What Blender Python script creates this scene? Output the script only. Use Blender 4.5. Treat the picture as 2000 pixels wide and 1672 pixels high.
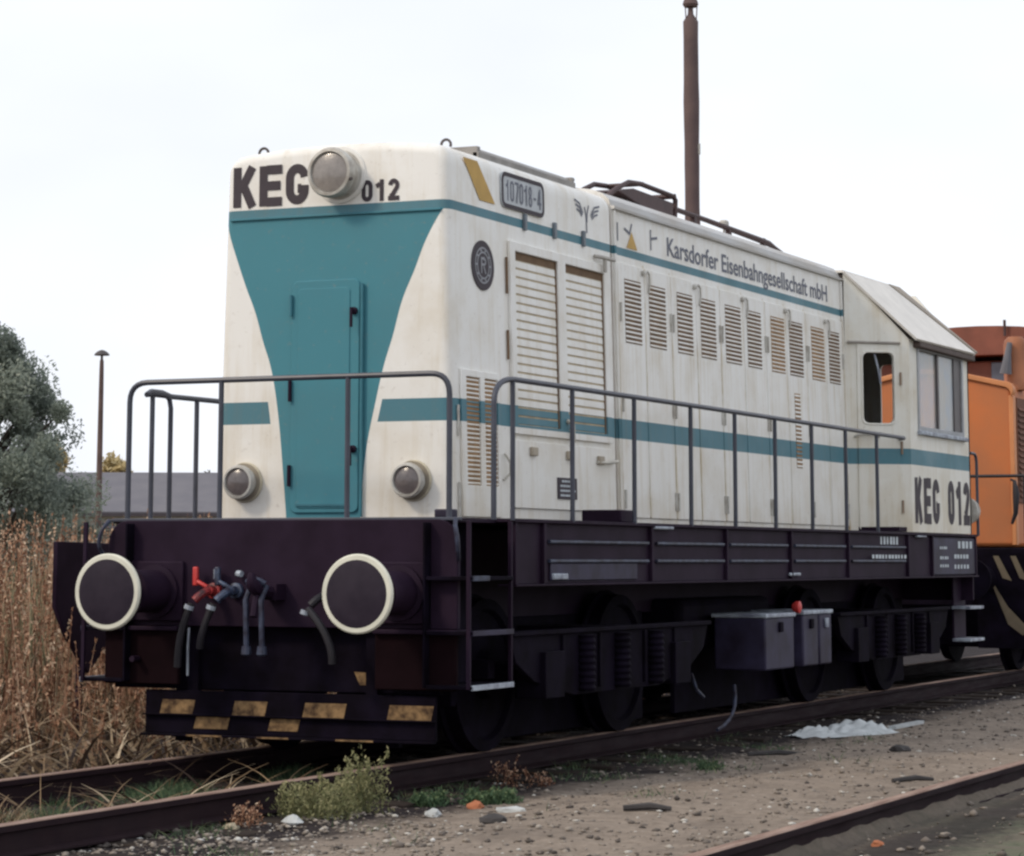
import bpy, bmesh, math, random
import numpy as np
from mathutils import Vector, Matrix

random.seed(7)
rng = np.random.default_rng(11)
R = math.radians
SC = bpy.context.scene
COL = SC.collection
for o in list(bpy.data.objects):
    bpy.data.objects.remove(o)

# ------------------------------------------------------------------ camera
cam = bpy.data.cameras.new('camera')
cam.sensor_fit = 'HORIZONTAL'; cam.sensor_width = 36.0
cam.lens = 5261.71 * 36 / 2000
cam.shift_x = (1000 - 936.74) / 2000
cam.shift_y = (322.75 - 836) / 2000
cam.clip_start = 0.1; cam.clip_end = 2000
cam_o = bpy.data.objects.new('camera', cam); COL.objects.link(cam_o)
yw, pt, rl = 0.43, 0.1449, 0.0021
fw = Vector((-math.sin(yw) * math.cos(pt), math.cos(yw) * math.cos(pt), math.sin(pt)))
rt = Vector((math.cos(yw), math.sin(yw), 0)); up = rt.cross(fw)
r2 = math.cos(rl) * rt + math.sin(rl) * up
u2 = -math.sin(rl) * rt + math.cos(rl) * up
M = Matrix((r2, u2, -fw)).transposed().to_4x4(); M.translation = (8.3235, -15.1021, 1.2619)
cam_o.matrix_world = M
SC.camera = cam_o

# ------------------------------------------------------------------ sky and sun
SUN_DIR = Vector((-0.62, -0.78, 0)).normalized()
SUN_EL = R(40)
world = bpy.data.worlds.new('World'); SC.world = world; world.use_nodes = True
nt = world.node_tree; nt.nodes.clear()
sky = nt.nodes.new('ShaderNodeTexSky'); sky.sky_type = 'NISHITA'; sky.sun_disc = False
sky.sun_elevation = SUN_EL; sky.sun_rotation = math.atan2(SUN_DIR.x, SUN_DIR.y)
sky.air_density = 1.5; sky.dust_density = 3.0
tc = nt.nodes.new('ShaderNodeTexCoord')
mp = nt.nodes.new('ShaderNodeMapping'); mp.inputs['Scale'].default_value = (1.3, 1.3, 3.2)
nz = nt.nodes.new('ShaderNodeTexNoise'); nz.inputs['Scale'].default_value = 2.2; nz.inputs['Detail'].default_value = 4
rp = nt.nodes.new('ShaderNodeValToRGB')
rp.color_ramp.elements[0].position = 0.36; rp.color_ramp.elements[0].color = (0.80, 0.83, 0.895, 1)
rp.color_ramp.elements[1].position = 0.62; rp.color_ramp.elements[1].color = (0.925, 0.955, 1.02, 1)
sc_ = nt.nodes.new('ShaderNodeVectorMath'); sc_.operation = 'SCALE'; sc_.inputs[3].default_value = 11.9
mx = nt.nodes.new('ShaderNodeMix'); mx.data_type = 'RGBA'; mx.inputs[0].default_value = 0.90
bg = nt.nodes.new('ShaderNodeBackground'); bg.inputs['Strength'].default_value = 0.1
wo = nt.nodes.new('ShaderNodeOutputWorld')
L = nt.links.new
L(tc.outputs['Generated'], mp.inputs[0]); L(mp.outputs[0], nz.inputs['Vector']); L(nz.outputs['Fac'], rp.inputs[0])
L(rp.outputs[0], sc_.inputs[0]); L(sky.outputs[0], mx.inputs[6]); L(sc_.outputs[0], mx.inputs[7])
L(mx.outputs[2], bg.inputs[0]); L(bg.outputs[0], wo.inputs[0])

sun = bpy.data.lights.new('sun', 'SUN'); sun.energy = 1.55; sun.angle = R(10); sun.color = (1.0, 0.86, 0.68)
sun_o = bpy.data.objects.new('sun', sun); COL.objects.link(sun_o)
sd = Vector((SUN_DIR.x * math.cos(SUN_EL), SUN_DIR.y * math.cos(SUN_EL), math.sin(SUN_EL)))
sun_o.rotation_euler = sd.to_track_quat('Z', 'Y').to_euler(); sun_o.location = sd * 60

SC.render.engine = 'CYCLES'
SC.view_settings.view_transform = 'Standard'; SC.view_settings.look = 'None'
SC.view_settings.exposure = 0.0; SC.view_settings.gamma = 1.0
SC.view_settings.use_curve_mapping = False
SC.cycles.max_bounces = 6
SC.cycles.filter_width = 2.5

# ------------------------------------------------------------------ node helper
class E_:
    """tiny expression wrapper round math nodes"""
    def __init__(s, nt, v): s.nt = nt; s.v = v
    def _op(s, op, *a):
        n = s.nt.nodes.new('ShaderNodeMath'); n.operation = op
        for i, q in enumerate((s,) + a):
            q = q.v if isinstance(q, E_) else q
            if isinstance(q, (int, float)): n.inputs[i].default_value = q
            else: s.nt.links.new(q, n.inputs[i])
        return E_(s.nt, n.outputs[0])
    def __add__(s, b): return s._op('ADD', b)
    def __sub__(s, b): return s._op('SUBTRACT', b)
    def __mul__(s, b): return s._op('MULTIPLY', b)
    def gt(s, b): return s._op('GREATER_THAN', b)
    def lt(s, b): return s._op('LESS_THAN', b)
    def mx(s, b): return s._op('MAXIMUM', b)
    def ab(s): return s._op('ABSOLUTE')
    def clamp01(s):
        e = s._op('ADD', 0.0); e.v.node.use_clamp = True; return e

def new_mat(name):
    m = bpy.data.materials.new(name); m.use_nodes = True
    return m, m.node_tree, m.node_tree.nodes['Principled BSDF']

def noise(nt, vec, scale, detail=4, rough=0.55):
    n = nt.nodes.new('ShaderNodeTexNoise')
    n.inputs['Scale'].default_value = scale; n.inputs['Detail'].default_value = detail
    n.inputs['Roughness'].default_value = rough
    if vec is not None: nt.links.new(vec, n.inputs['Vector'])
    return n.outputs['Fac']

def mapped(nt, vec, scale):
    n = nt.nodes.new('ShaderNodeMapping'); n.inputs['Scale'].default_value = scale
    nt.links.new(vec, n.inputs[0]); return n.outputs[0]

def ramp(nt, fac, stops):
    n = nt.nodes.new('ShaderNodeValToRGB'); cr = n.color_ramp
    while len(cr.elements) < len(stops): cr.elements.new(0.5)
    for e, (p, c) in zip(cr.elements, stops):
        e.position = p; e.color = (c, c, c, 1) if isinstance(c, (int, float)) else tuple(c) + (1,)
    nt.links.new(fac.v if isinstance(fac, E_) else fac, n.inputs[0]); return n.outputs[0]

def mixc(nt, fac, a, b):
    n = nt.nodes.new('ShaderNodeMix'); n.data_type = 'RGBA'
    for i, q in ((0, fac), (6, a), (7, b)):
        if isinstance(q, E_): q = q.v
        if isinstance(q, (int, float)): n.inputs[i].default_value = q
        elif isinstance(q, tuple): n.inputs[i].default_value = q + (1,)
        else: nt.links.new(q, n.inputs[i])
    return n.outputs[2]

def bump(nt, bsdf, h, strength, dist):
    n = nt.nodes.new('ShaderNodeBump'); n.inputs['Strength'].default_value = strength; n.inputs['Distance'].default_value = dist
    nt.links.new(h, n.inputs['Height']); nt.links.new(n.outputs[0], bsdf.inputs['Normal'])

def simple(name, c, rough=0.6, var=0.25, scale=6.0, metal=0.0, c2=None, spec=0.5, stretch=(1, 1, 1)):
    m, t, b = new_mat(name)
    g = t.nodes.new('ShaderNodeNewGeometry')
    f = noise(t, mapped(t, g.outputs['Position'], stretch), scale, 5)
    c2 = c2 or tuple(x * (1 - var) for x in c)
    t.links.new(mixc(t, ramp(t, f, [(0.35, 0.0), (0.65, 1.0)]), c, c2), b.inputs['Base Color'])
    b.inputs['Roughness'].default_value = rough; b.inputs['Metallic'].default_value = metal
    b.inputs['Specular IOR Level'].default_value = spec
    return m

def float_curve(nt, x, pts):
    """pts sorted in x, mapped to 0..1 on both axes by the caller"""
    n = nt.nodes.new('ShaderNodeFloatCurve'); c = n.mapping.curves[0]
    while len(c.points) < len(pts): c.points.new(0.5, 0.5)
    for p, (a, b) in zip(c.points, pts): p.location = (a, b)
    n.mapping.update(); nt.links.new(x.v, n.inputs['Value']); return E_(nt, n.outputs[0])

# ------------------------------------------------------------------ materials
def loco_paint(name, white, keep_band=True, grime=1.0):
    m, t, b = new_mat(name)
    g = t.nodes.new('ShaderNodeNewGeometry'); pos = g.outputs['Position']
    s = t.nodes.new('ShaderNodeSeparateXYZ'); t.links.new(pos, s.inputs[0])
    X, Y, Z = (E_(t, s.outputs[i]) for i in range(3))
    # V shape on the nose
    zl = (1.50, 1.77, 2.29, 2.53, 2.70, 2.89, 3.08, 3.29, 3.55)
    vl = (-.335, -.36, -.42, -.47, -.53, -.59, -.67, -.75, -.845)
    zr = (1.50, 1.94, 2.28, 2.52, 2.70, 2.94, 3.14, 3.33, 3.55)
    vr = (.215, .25, .32, .38, .44, .51, .60, .68, .815)
    zn = (Z - 1.5) * (1 / 2.05)
    vL = float_curve(t, zn, [((a - 1.5) / 2.05, -v) for a, v in zip(zl, vl)])
    vR = float_curve(t, zn, [((a - 1.5) / 2.05, v) for a, v in zip(zr, vr)])
    front = Y.lt(0.79)
    inV = front * Z.lt(3.54) * (X * -1.0).lt(vL) * X.lt(vR)
    outV = ((X * -1.0).gt(vL + 0.065)).mx(X.gt(vR + 0.045))
    lo = Z.gt(2.146) * Z.lt(2.294)
    lo = lo * ((Y.gt(0.79)).mx(outV))
    hi = Z.gt(3.532) * Z.lt(3.594) * Y.lt(9.42)
    teal = inV.mx(lo).mx(hi)
    n1 = noise(t, mapped(t, pos, (7, 7, 0.55)), 1.7, 6, 0.6)         # rain streaks
    n2 = noise(t, pos, 2.3, 6, 0.62)                                 # blotches
    n3 = noise(t, pos, 26.0, 4, 0.6)
    streak = E_(t, ramp(t, n1, [(0.50, 0.0), (0.80, 1.0)]))
    blot = E_(t, ramp(t, n2, [(0.46, 0.0), (0.78, 1.0)]))
    low = E_(t, ramp(t, (Z - 1.45) * 0.9, [(0.0, 1.0), (0.32, 0.35), (1.0, 0.0)]))
    per = E_(t, ((Y - 3.666) * (1 / 0.5725)).v)._op('FRACT')
    seam = E_(t, ramp(t, (per - 0.5).ab(), [(0.455, 0.0), (0.5, 1.0)])) * Y.gt(3.6) * Y.lt(9.4) * Z.lt(3.5)
    n4 = noise(t, mapped(t, pos, (9, 9, 1.6)), 2.2, 5, 0.65)
    seam = seam * E_(t, ramp(t, n4, [(0.40, 0.0), (0.62, 1.0)]))
    runs = E_(t, ramp(t, (Z - 2.2) * 1.45, [(0.0, 0.0), (0.93, 1.0), (0.97, 0.0)])) * Y.gt(3.7) * E_(t, ramp(t, noise(t, mapped(t, pos, (16, 16, 0.3)), 1.5, 4, .6), [(0.48, 0.0), (0.68, 1.0)]))
    rust = E_(t, ramp(t, noise(t, pos, 9.0, 5, 0.7), [(0.66, 0.0), (0.74, 1.0)])) * E_(t, ramp(t, (Z - 1.5) * 0.8, [(0.0, 1.0), (0.25, 0.35), (1.0, 0.12)]))
    dirt = ((seam * 0.75 + runs * 0.35 + streak * 0.38 + blot * 0.32 + low * 0.28) * grime).clamp01()
    base = mixc(t, dirt, white, (0.52, 0.42, 0.26))
    base = mixc(t, rust * 0.75, base, (0.20, 0.10, 0.05))
    tl = mixc(t, (streak * 0.45 + blot * 0.25).clamp01(), (0.080, 0.205, 0.255), (0.14, 0.18, 0.18))
    tl = mixc(t, inV, tl, mixc(t, blot * 0.25, (0.058, 0.222, 0.275), (0.10, 0.175, 0.205)))
    c = mixc(t, teal, base, tl) if keep_band else base
    c = mixc(t, E_(t, ramp(t, n3, [(0.62, 0.0), (0.80, 0.35)])), c, (0.30, 0.24, 0.18))
    t.links.new(c, b.inputs['Base Color'])
    t.links.new(ramp(t, n2, [(0.3, 0.42), (0.7, 0.66)]), b.inputs['Roughness'])
    b.inputs['Specular IOR Level'].default_value = 0.3
    nb = noise(t, mapped(t, pos, (1.6, 1.6, .9)), 1.5, 2, .4)
    bump(t, b, (E_(t, n2) * 0.25 + E_(t, nb) * 1.0).v, 0.22, 0.035)
    return m

PAINT = loco_paint('white_teal_paint', (0.845, 0.835, 0.805))
CABP = loco_paint('cab_paint', (0.79, 0.775, 0.715), grime=1.1)
CREAM = simple('cream_roof_paint', (0.33, 0.275, 0.215), 0.6, 0.2, 5)
ROOF = simple('roof_grey_paint', (0.50, 0.50, 0.50), 0.55, 0.3, 3, c2=(0.40, 0.37, 0.33), stretch=(2, .5, 2))
GAP = simple('louver_gap', (0.19, 0.118, 0.068), 0.9, 0.35, 7)
SHUT_GAP = simple('shutter_gap', (0.52, 0.42, 0.28), 0.9, 0.3, 7)
RUST_GAP = simple('rusty_gap', (0.36, 0.215, 0.105), 0.9, 0.35, 7)
FRAME = simple('frame_black', (0.0135, 0.006, 0.0155), 0.65, 0.3, 3, c2=(0.023, 0.012, 0.027), spec=.12)
BOGIE = simple('bogie_black', (0.0035, 0.0022, 0.0045), 0.8, 0.3, 5, c2=(0.008, 0.0055, 0.013), spec=.06)
DUSTY = simple('dusty_frame', (0.036, 0.031, 0.066), 0.55, 0.3, 4, c2=(0.017, 0.012, 0.026), spec=.25)
REDBLACK = simple('red_black_plate', (0.0115, 0.0045, 0.0065), 0.85, 0.3, 4, spec=.06)
RAILING = simple('railing_grey', (0.055, 0.060, 0.085), 0.42, 0.3, 5)
TEALMET = simple('teal_metal', (0.040, 0.19, 0.245), 0.5, 0.2, 5)
INK = simple('lettering_dark', (0.050, 0.038, 0.048), 0.7, 0.15, 20)
INKG = simple('lettering_grey', (0.16, 0.17, 0.215), 0.7, 0.15, 20)
WHITEINK = simple('lettering_white', (0.62, 0.68, 0.72), 0.7, 0.3, 30)
YELLOW = simple('ochre_paint', (0.54, 0.33, 0.075), 0.6, 0.15, 8)
WHITE = simple('ring_white', (0.72, 0.71, 0.60), 0.55, 0.12, 8)
BUFFACE = simple('buffer_face', (0.014, 0.008, 0.018), 0.5, 0.3, 9, c2=(0.024, 0.016, 0.028), spec=.25)
RED = simple('red_tap', (0.60, 0.05, 0.045), 0.45, 0.2, 10)
BLUEGREY = simple('blue_grey_metal', (0.050, 0.062, 0.105), 0.5, 0.4, 14, c2=(0.014, 0.011, 0.022), spec=.3)
REDH = simple('hose_red', (0.40, 0.035, 0.035), 0.5, 0.5, 16, c2=(0.03, 0.007, 0.010))
HOSEBLUE = simple('hose_blue', (0.06, 0.09, 0.16), 0.45, 0.4, 18, c2=(0.014, 0.011, 0.024))
LIGHTMET = simple('light_metal', (0.42, 0.47, 0.53), 0.5, 0.4, 9, c2=(0.16, 0.17, 0.22))
RUBBER = simple('rubber_black', (0.012, 0.010, 0.016), 0.6, 0.3, 10)
STEEL = simple('worn_steel', (0.12, 0.10, 0.095), 0.42, 0.3, 10, metal=0.5)
LAMPRIM = simple('lamp_rim_grey', (0.55, 0.54, 0.50), 0.45, 0.4, 14, c2=(0.36, 0.33, 0.29))
GASKET = simple('lamp_gasket_cream', (0.62, 0.56, 0.42), 0.6, 0.2, 12)
MAROON = simple('maroon_metal', (0.065, 0.030, 0.030), 0.6, 0.3, 6)
BROWNR = simple('red_brown_paint', (0.22, 0.070, 0.042), 0.65, 0.3, 3)
STACKO = simple('exhaust_orange', (0.36, 0.13, 0.055), 0.6, 0.3, 4)
ORANGE = simple('orange_paint', (0.56, 0.16, 0.042), 0.55, 0.2, 1.6, c2=(0.44, 0.15, 0.055))
ORANGEL = simple('orange_faded', (0.66, 0.26, 0.10), 0.5, 0.2, 2)
BROWNG = simple('brown_grille', (0.17, 0.060, 0.028), 0.7, 0.3, 5)
WOOD = simple('sleeper_wood', (0.020, 0.015, 0.015), 0.9, 0.4, 9, c2=(0.045, 0.035, 0.028), spec=.1, stretch=(.4, 3, 3))
CONC = simple('lamp_post_brown', (0.13, 0.085, 0.075), 0.85, 0.3, 3)
STACK = simple('stack_brown', (0.105, 0.070, 0.070), 0.85, 0.35, 2.5, c2=(0.135, 0.09, 0.085))
WALLW = simple('pale_wall', (0.52, 0.51, 0.48), 0.9, 0.2, 1)
DARKO = simple('dark_opening', (0.02, 0.018, 0.02), 0.7, 0.3, 1)
BARK = simple('bark', (0.07, 0.055, 0.045), 0.9, 0.4, 6)
PLASTIC = simple('white_rubbish', (0.50, 0.53, 0.54), 0.5, 0.25, 9)

def lens_mat(name, c):
    m, t, b = new_mat(name)
    g = t.nodes.new('ShaderNodeTexCoord')
    w = noise(t, g.outputs['Object'], 30, 3)
    t.links.new(mixc(t, w, c, tuple(x * .55 for x in c)), b.inputs['Base Color'])
    b.inputs['Roughness'].default_value = 0.25; b.inputs['Coat Weight'].default_value = 0.35
    bump(t, b, w, 0.3, 0.01)
    return m
LENS = lens_mat('headlight_lens', (0.33, 0.30, 0.28))
LENSD = lens_mat('marker_lens', (0.17, 0.145, 0.145))

def glass_mat():
    m, t, b = new_mat('window_glass')
    b.inputs['Base Color'].default_value = (0.42, 0.45, 0.47, 1); b.inputs['Roughness'].default_value = 0.12
    b.inputs['Alpha'].default_value = 0.62; b.inputs['Specular IOR Level'].default_value = 0.8
    g = t.nodes.new('ShaderNodeNewGeometry')
    f = noise(t, g.outputs['Position'], 2.5, 3)
    t.links.new(mixc(t, ramp(t, f, [(0.4, 0.0), (0.6, 1.0)]), (0.40, 0.45, 0.50), (0.50, 0.48, 0.43)), b.inputs['Base Color'])
    return m
GLASS = glass_mat()

def rail_mat():
    m, t, b = new_mat('rail_rust')
    g = t.nodes.new('ShaderNodeNewGeometry'); pos = g.outputs['Position']
    s = t.nodes.new('ShaderNodeSeparateXYZ'); t.links.new(pos, s.inputs[0])
    s2 = t.nodes.new('ShaderNodeSeparateXYZ'); t.links.new(g.outputs['True Normal'], s2.inputs[0])
    top = E_(t, s.outputs[2]).gt(-0.02) * E_(t, s2.outputs[2]).gt(0.6)
    f = noise(t, pos, 7, 6)
    f2 = noise(t, mapped(t, pos, (8, .8, 8)), 3, 5)
    web = mixc(t, f, (0.014, 0.008, 0.012), (0.030, 0.017, 0.019))
    head = mixc(t, ramp(t, f2, [(0.35, 0.0), (0.65, 1.0)]), (0.33, 0.235, 0.19), (0.20, 0.13, 0.105))
    t.links.new(mixc(t, top, web, head), b.inputs['Base Color'])
    t.links.new(ramp(t, f2, [(0.3, 0.6), (0.7, 0.85)]), b.inputs['Roughness'])
    b.inputs['Specular IOR Level'].default_value = .08
    bump(t, b, f, 0.4, 0.004)
    return m
RAILM = rail_mat()

def tint_mat(name, stops, rough=0.7, transl=0.0, attr='tint'):
    m, t, b = new_mat(name)
    a = t.nodes.new('ShaderNodeAttribute'); a.attribute_name = attr
    c = ramp(t, a.outputs['Fac'], stops)
    t.links.new(c, b.inputs['Base Color']); b.inputs['Roughness'].default_value = rough
    b.inputs['Specular IOR Level'].default_value = 0.2
    if transl:
        tr = t.nodes.new('ShaderNodeBsdfTranslucent'); t.links.new(c, tr.inputs[0])
        mxs = t.nodes.new('ShaderNodeMixShader'); mxs.inputs[0].default_value = transl
        t.links.new(b.outputs[0], mxs.inputs[1]); t.links.new(tr.outputs[0], mxs.inputs[2])
        t.links.new(mxs.outputs[0], t.nodes['Material Output'].inputs[0])
    return m
DRYM = tint_mat('dry_grass_tan', [(0, (.04, .025, .02)), (.35, (.13, .085, .05)), (.7, (.36, .25, .15)), (1, (.68, .56, .40))], transl=.25)
SORRM = tint_mat('sorrel_rust', [(0, (.05, .02, .016)), (.35, (.16, .07, .042)), (.65, (.44, .25, .155)), (.85, (.62, .41, .28)), (1, (.70, .55, .40))], transl=.25)
GREENM = tint_mat('grass_green', [(0, (.035, .06, .035)), (.5, (.075, .13, .07)), (.85, (.14, .20, .10)), (1, (.25, .27, .14))], transl=.3)
PALEM = tint_mat('pale_grass', [(0, (.12, .13, .08)), (.5, (.25, .25, .15)), (1, (.42, .38, .25))], transl=.25)
WEEDM = tint_mat('weed_yellow_green', [(0, (.08, .095, .045)), (.5, (.23, .235, .115)), (1, (.44, .40, .22))], transl=.35)
TREEM = tint_mat('tree_leaf', [(0, (.08, .10, .095)), (.5, (.27, .31, .265)), (.9, (.42, .46, .385)), (1, (.52, .54, .45))], transl=.5)
YTREEM = tint_mat('autumn_leaf', [(0, (.36, .26, .12)), (.5, (.52, .42, .22)), (1, (.62, .55, .36))], transl=.3)
STONEM = tint_mat('stones', [(0, (.07, .06, .055)), (.4, (.17, .145, .125)), (.8, (.30, .26, .22)), (.94, (.50, .48, .44)), (1, (.62, .62, .60))], rough=.9)

def ground_mat():
    m, t, b = new_mat('gravel_ground')
    g = t.nodes.new('ShaderNodeNewGeometry'); pos = g.outputs['Position']
    s = t.nodes.new('ShaderNodeSeparateXYZ'); t.links.new(pos, s.inputs[0])
    X, Y = E_(t, s.outputs[0]), E_(t, s.outputs[1])
    n1 = noise(t, pos, 1.4, 6, .62); n2 = noise(t, pos, 14, 6, .7); n3 = noise(t, pos, 60, 3, .6)
    grav = mixc(t, ramp(t, n2, [(.3, 0.0), (.7, 1.0)]), (.172, .138, .110), (.295, .243, .198))
    grav = mixc(t, ramp(t, n3, [(.55, 0.0), (.75, .6)]), grav, (.33, .29, .25))
    grav = mixc(t, ramp(t, n1, [(.5, 0.0), (.72, .75)]), grav, (.118, .096, .080))
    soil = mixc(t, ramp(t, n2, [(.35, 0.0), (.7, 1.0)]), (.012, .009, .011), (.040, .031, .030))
    # first track: oily dark ballast with the locomotive's shadow painted in, weeds' soil beyond
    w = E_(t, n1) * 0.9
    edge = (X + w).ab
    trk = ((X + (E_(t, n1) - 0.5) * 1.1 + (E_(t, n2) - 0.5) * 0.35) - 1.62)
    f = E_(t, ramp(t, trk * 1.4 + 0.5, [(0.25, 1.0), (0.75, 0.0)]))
    green = mixc(t, ramp(t, n1, [(.45, 0.0), (.6, 1.0)]), (.10, .095, .07), (.085, .11, .065))
    rgt = E_(t, ramp(t, ((X + (E_(t, n2) - 0.5) * 0.6) - 4.3) * 1.2 + 0.3, [(0.1, 0.0), (0.6, 0.75)]))
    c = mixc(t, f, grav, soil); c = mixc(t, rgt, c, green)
    rs = E_(t, ramp(t, ((X - 4.55 + (E_(t, n2) - 0.5) * 0.5).ab()) * 2.2, [(0.25, 1.0), (0.9, 0.0)])) * X.gt(4.2)
    c = mixc(t, rs * 0.85, c, soil)
    far = E_(t, ramp(t, (X * -1.0 - 3.0) * 0.4, [(0.0, 0.0), (1.0, 1.0)]))
    c = mixc(t, far, c, mixc(t, ramp(t, n1, [(.4, 0.0), (.65, 1.0)]), (.22, .17, .105), (.12, .10, .06)))
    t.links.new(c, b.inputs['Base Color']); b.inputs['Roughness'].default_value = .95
    b.inputs['Specular IOR Level'].default_value = .15
    bump(t, b, n2, .55, .03)
    return m
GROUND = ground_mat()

# ------------------------------------------------------------------ mesh helpers
class MB:
    def __init__(s): s.v = []; s.f = []; s.m = []; s.cur = 0
    def add(s, vs, fs):
        k = len(s.v); s.v += [tuple(p) for p in vs]
        s.f += [tuple(i + k for i in f) for f in fs]; s.m += [s.cur] * len(fs); return s
    def box(s, x0, x1, y0, y1, z0, z1):
        return s.add([(x0, y0, z0), (x1, y0, z0), (x1, y1, z0), (x0, y1, z0), (x0, y0, z1), (x1, y0, z1), (x1, y1, z1), (x0, y1, z1)],
                     [(0, 3, 2, 1), (4, 5, 6, 7), (0, 1, 5, 4), (1, 2, 6, 5), (2, 3, 7, 6), (3, 0, 4, 7)])
    def tube(s, path, r, n=8, cap=True):
        P = [Vector(p) for p in path]; rs = r if isinstance(r, (list, tuple)) else [r] * len(P)
        T = []
        for i in range(len(P)):
            d = (P[min(i + 1, len(P) - 1)] - P[max(i - 1, 0)]); T.append(d.normalized())
        a = T[0].orthogonal().normalized(); vs = []; fs = []
        for i, p in enumerate(P):
            a = (a - T[i] * a.dot(T[i])).normalized(); bb = T[i].cross(a)
            for k in range(n):
                q = 2 * math.pi * k / n; vs.append(p + (a * math.cos(q) + bb * math.sin(q)) * rs[i])
        for i in range(len(P) - 1):
            for k in range(n):
                k2 = (k + 1) % n; fs.append((i * n + k, i * n + k2, (i + 1) * n + k2, (i + 1) * n + k))
        if cap:
            fs.append(tuple(range(n))[::-1]); fs.append(tuple((len(P) - 1) * n + k for k in range(n)))
        return s.add(vs, fs)
    def lathe(s, c, axis, prof, n=32):
        """prof: (distance along axis, radius)"""
        c = Vector(c); ax = Vector(axis).normalized(); a = ax.orthogonal().normalized(); bb = ax.cross(a)
        vs = []; fs = []; m = len(prof)
        for (h, r) in prof:
            for k in range(n):
                q = 2 * math.pi * k / n; vs.append(c + ax * h + (a * math.cos(q) + bb * math.sin(q)) * max(r, 1e-4))
        for i in range(m - 1):
            for k in range(n):
                k2 = (k + 1) % n; fs.append((i * n + k, i * n + k2, (i + 1) * n + k2, (i + 1) * n + k))
        fs.append(tuple(range(n))[::-1]); fs.append(tuple((m - 1) * n + k for k in range(n)))
        return s.add(vs, fs)
    def prism(s, poly, fn, d0, d1):
        """poly of (a,b); fn(a,b,d) gives the point"""
        n = len(poly); vs = [fn(a, b, d0) for a, b in poly] + [fn(a, b, d1) for a, b in poly]
        fs = [tuple(range(n))[::-1], tuple(range(n, 2 * n))] + [(i, (i + 1) % n, n + (i + 1) % n, n + i) for i in range(n)]
        return s.add(vs, fs)
    def strip(s, pts, w, fn, d=0.0):
        """flat stroke of width w along 2-D points"""
        P = [Vector(p) for p in pts]; n = len(P); vs = []; closed = (P[0] - P[-1]).length < 1e-6
        if closed: P = P[:-1]; n -= 1
        for i in range(n):
            a = P[i] - P[i - 1] if (i or closed) else P[1] - P[0]
            b = P[(i + 1) % n] - P[i] if (i < n - 1 or closed) else P[-1] - P[-2]
            a = a.normalized(); b = b.normalized(); na = Vector((-a.y, a.x)); nb = Vector((-b.y, b.x))
            m = (na + nb)
            m = m.normalized() if m.length > 1e-6 else na
            k = w / 2 / max(0.45, m.dot(na))
            vs += [fn(*(P[i] + m * k), d), fn(*(P[i] - m * k), d)]
        fs = [(2 * i, 2 * i + 1, (2 * i + 3) % (2 * n), (2 * i + 2) % (2 * n)) for i in range(n if closed else n - 1)]
        return s.add(vs, fs)
    def holed(s, outer, holes, fn, d0, d1):
        bm = bmesh.new(); loops = [outer] + holes; es = []; lens = []
        for lp in loops:
            vs = [bm.verts.new((a, b, 0)) for a, b in lp]; lens.append(len(lp))
            es += [bm.edges.new((vs[i], vs[(i + 1) % len(vs)])) for i in range(len(vs))]
        bmesh.ops.triangle_fill(bm, use_beauty=True, edges=es)
        bm.verts.index_update()
        co = [(v.co.x, v.co.y) for v in bm.verts]; tr = [tuple(v.index for v in f.verts) for f in bm.faces]; bm.free()
        n = len(co)
        vs = [fn(a, b, d0) for a, b in co] + [fn(a, b, d1) for a, b in co]
        fs = tr + [tuple(n + i for i in f[::-1]) for f in tr]
        k = 0
        for ln in lens:
            fs += [(k + i, k + (i + 1) % ln, n + k + (i + 1) % ln, n + k + i) for i in range(ln)]; k += ln
        return s.add(vs, fs)
    def split(s):
        """one MB for each run of faces that share vertices"""
        par = list(range(len(s.v)))
        def find(a):
            while par[a] != a: par[a] = par[par[a]]; a = par[a]
            return a
        for f in s.f:
            r = find(f[0])
            for i in f[1:]: par[find(i)] = r
        out = {}
        for f, m in zip(s.f, s.m):
            q = out.setdefault(find(f[0]), (MB(), {})); mb, ix = q
            for i in f:
                if i not in ix: ix[i] = len(mb.v); mb.v.append(s.v[i])
            mb.f.append(tuple(ix[i] for i in f)); mb.m.append(m)
        return [q[0] for q in out.values()]
    def each(s, name, mats, parent=None, **k):
        return [m.build(name, mats, parent, **k) for m in s.split()]
    def build(s, name, mats, parent=None, bevel=0.0, smooth=35, recalc=True):
        me = bpy.data.meshes.new(name); me.from_pydata(s.v, [], s.f)
        for m in (mats if isinstance(mats, (list, tuple)) else [mats]): me.materials.append(m)
        me.polygons.foreach_set('material_index', s.m)
        if recalc:
            bm = bmesh.new(); bm.from_mesh(me); bmesh.ops.recalc_face_normals(bm, faces=bm.faces); bm.to_mesh(me); bm.free()
        if smooth:
            me.shade_smooth(); me.set_sharp_from_angle(angle=R(smooth))
        o = bpy.data.objects.new(name, me); COL.objects.link(o)
        if parent is not None: o.parent = parent
        if bevel:
            b = o.modifiers.new('bevel', 'BEVEL'); b.width = bevel; b.segments = 2; b.limit_method = 'ANGLE'; b.angle_limit = R(40)
        return o

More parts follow.
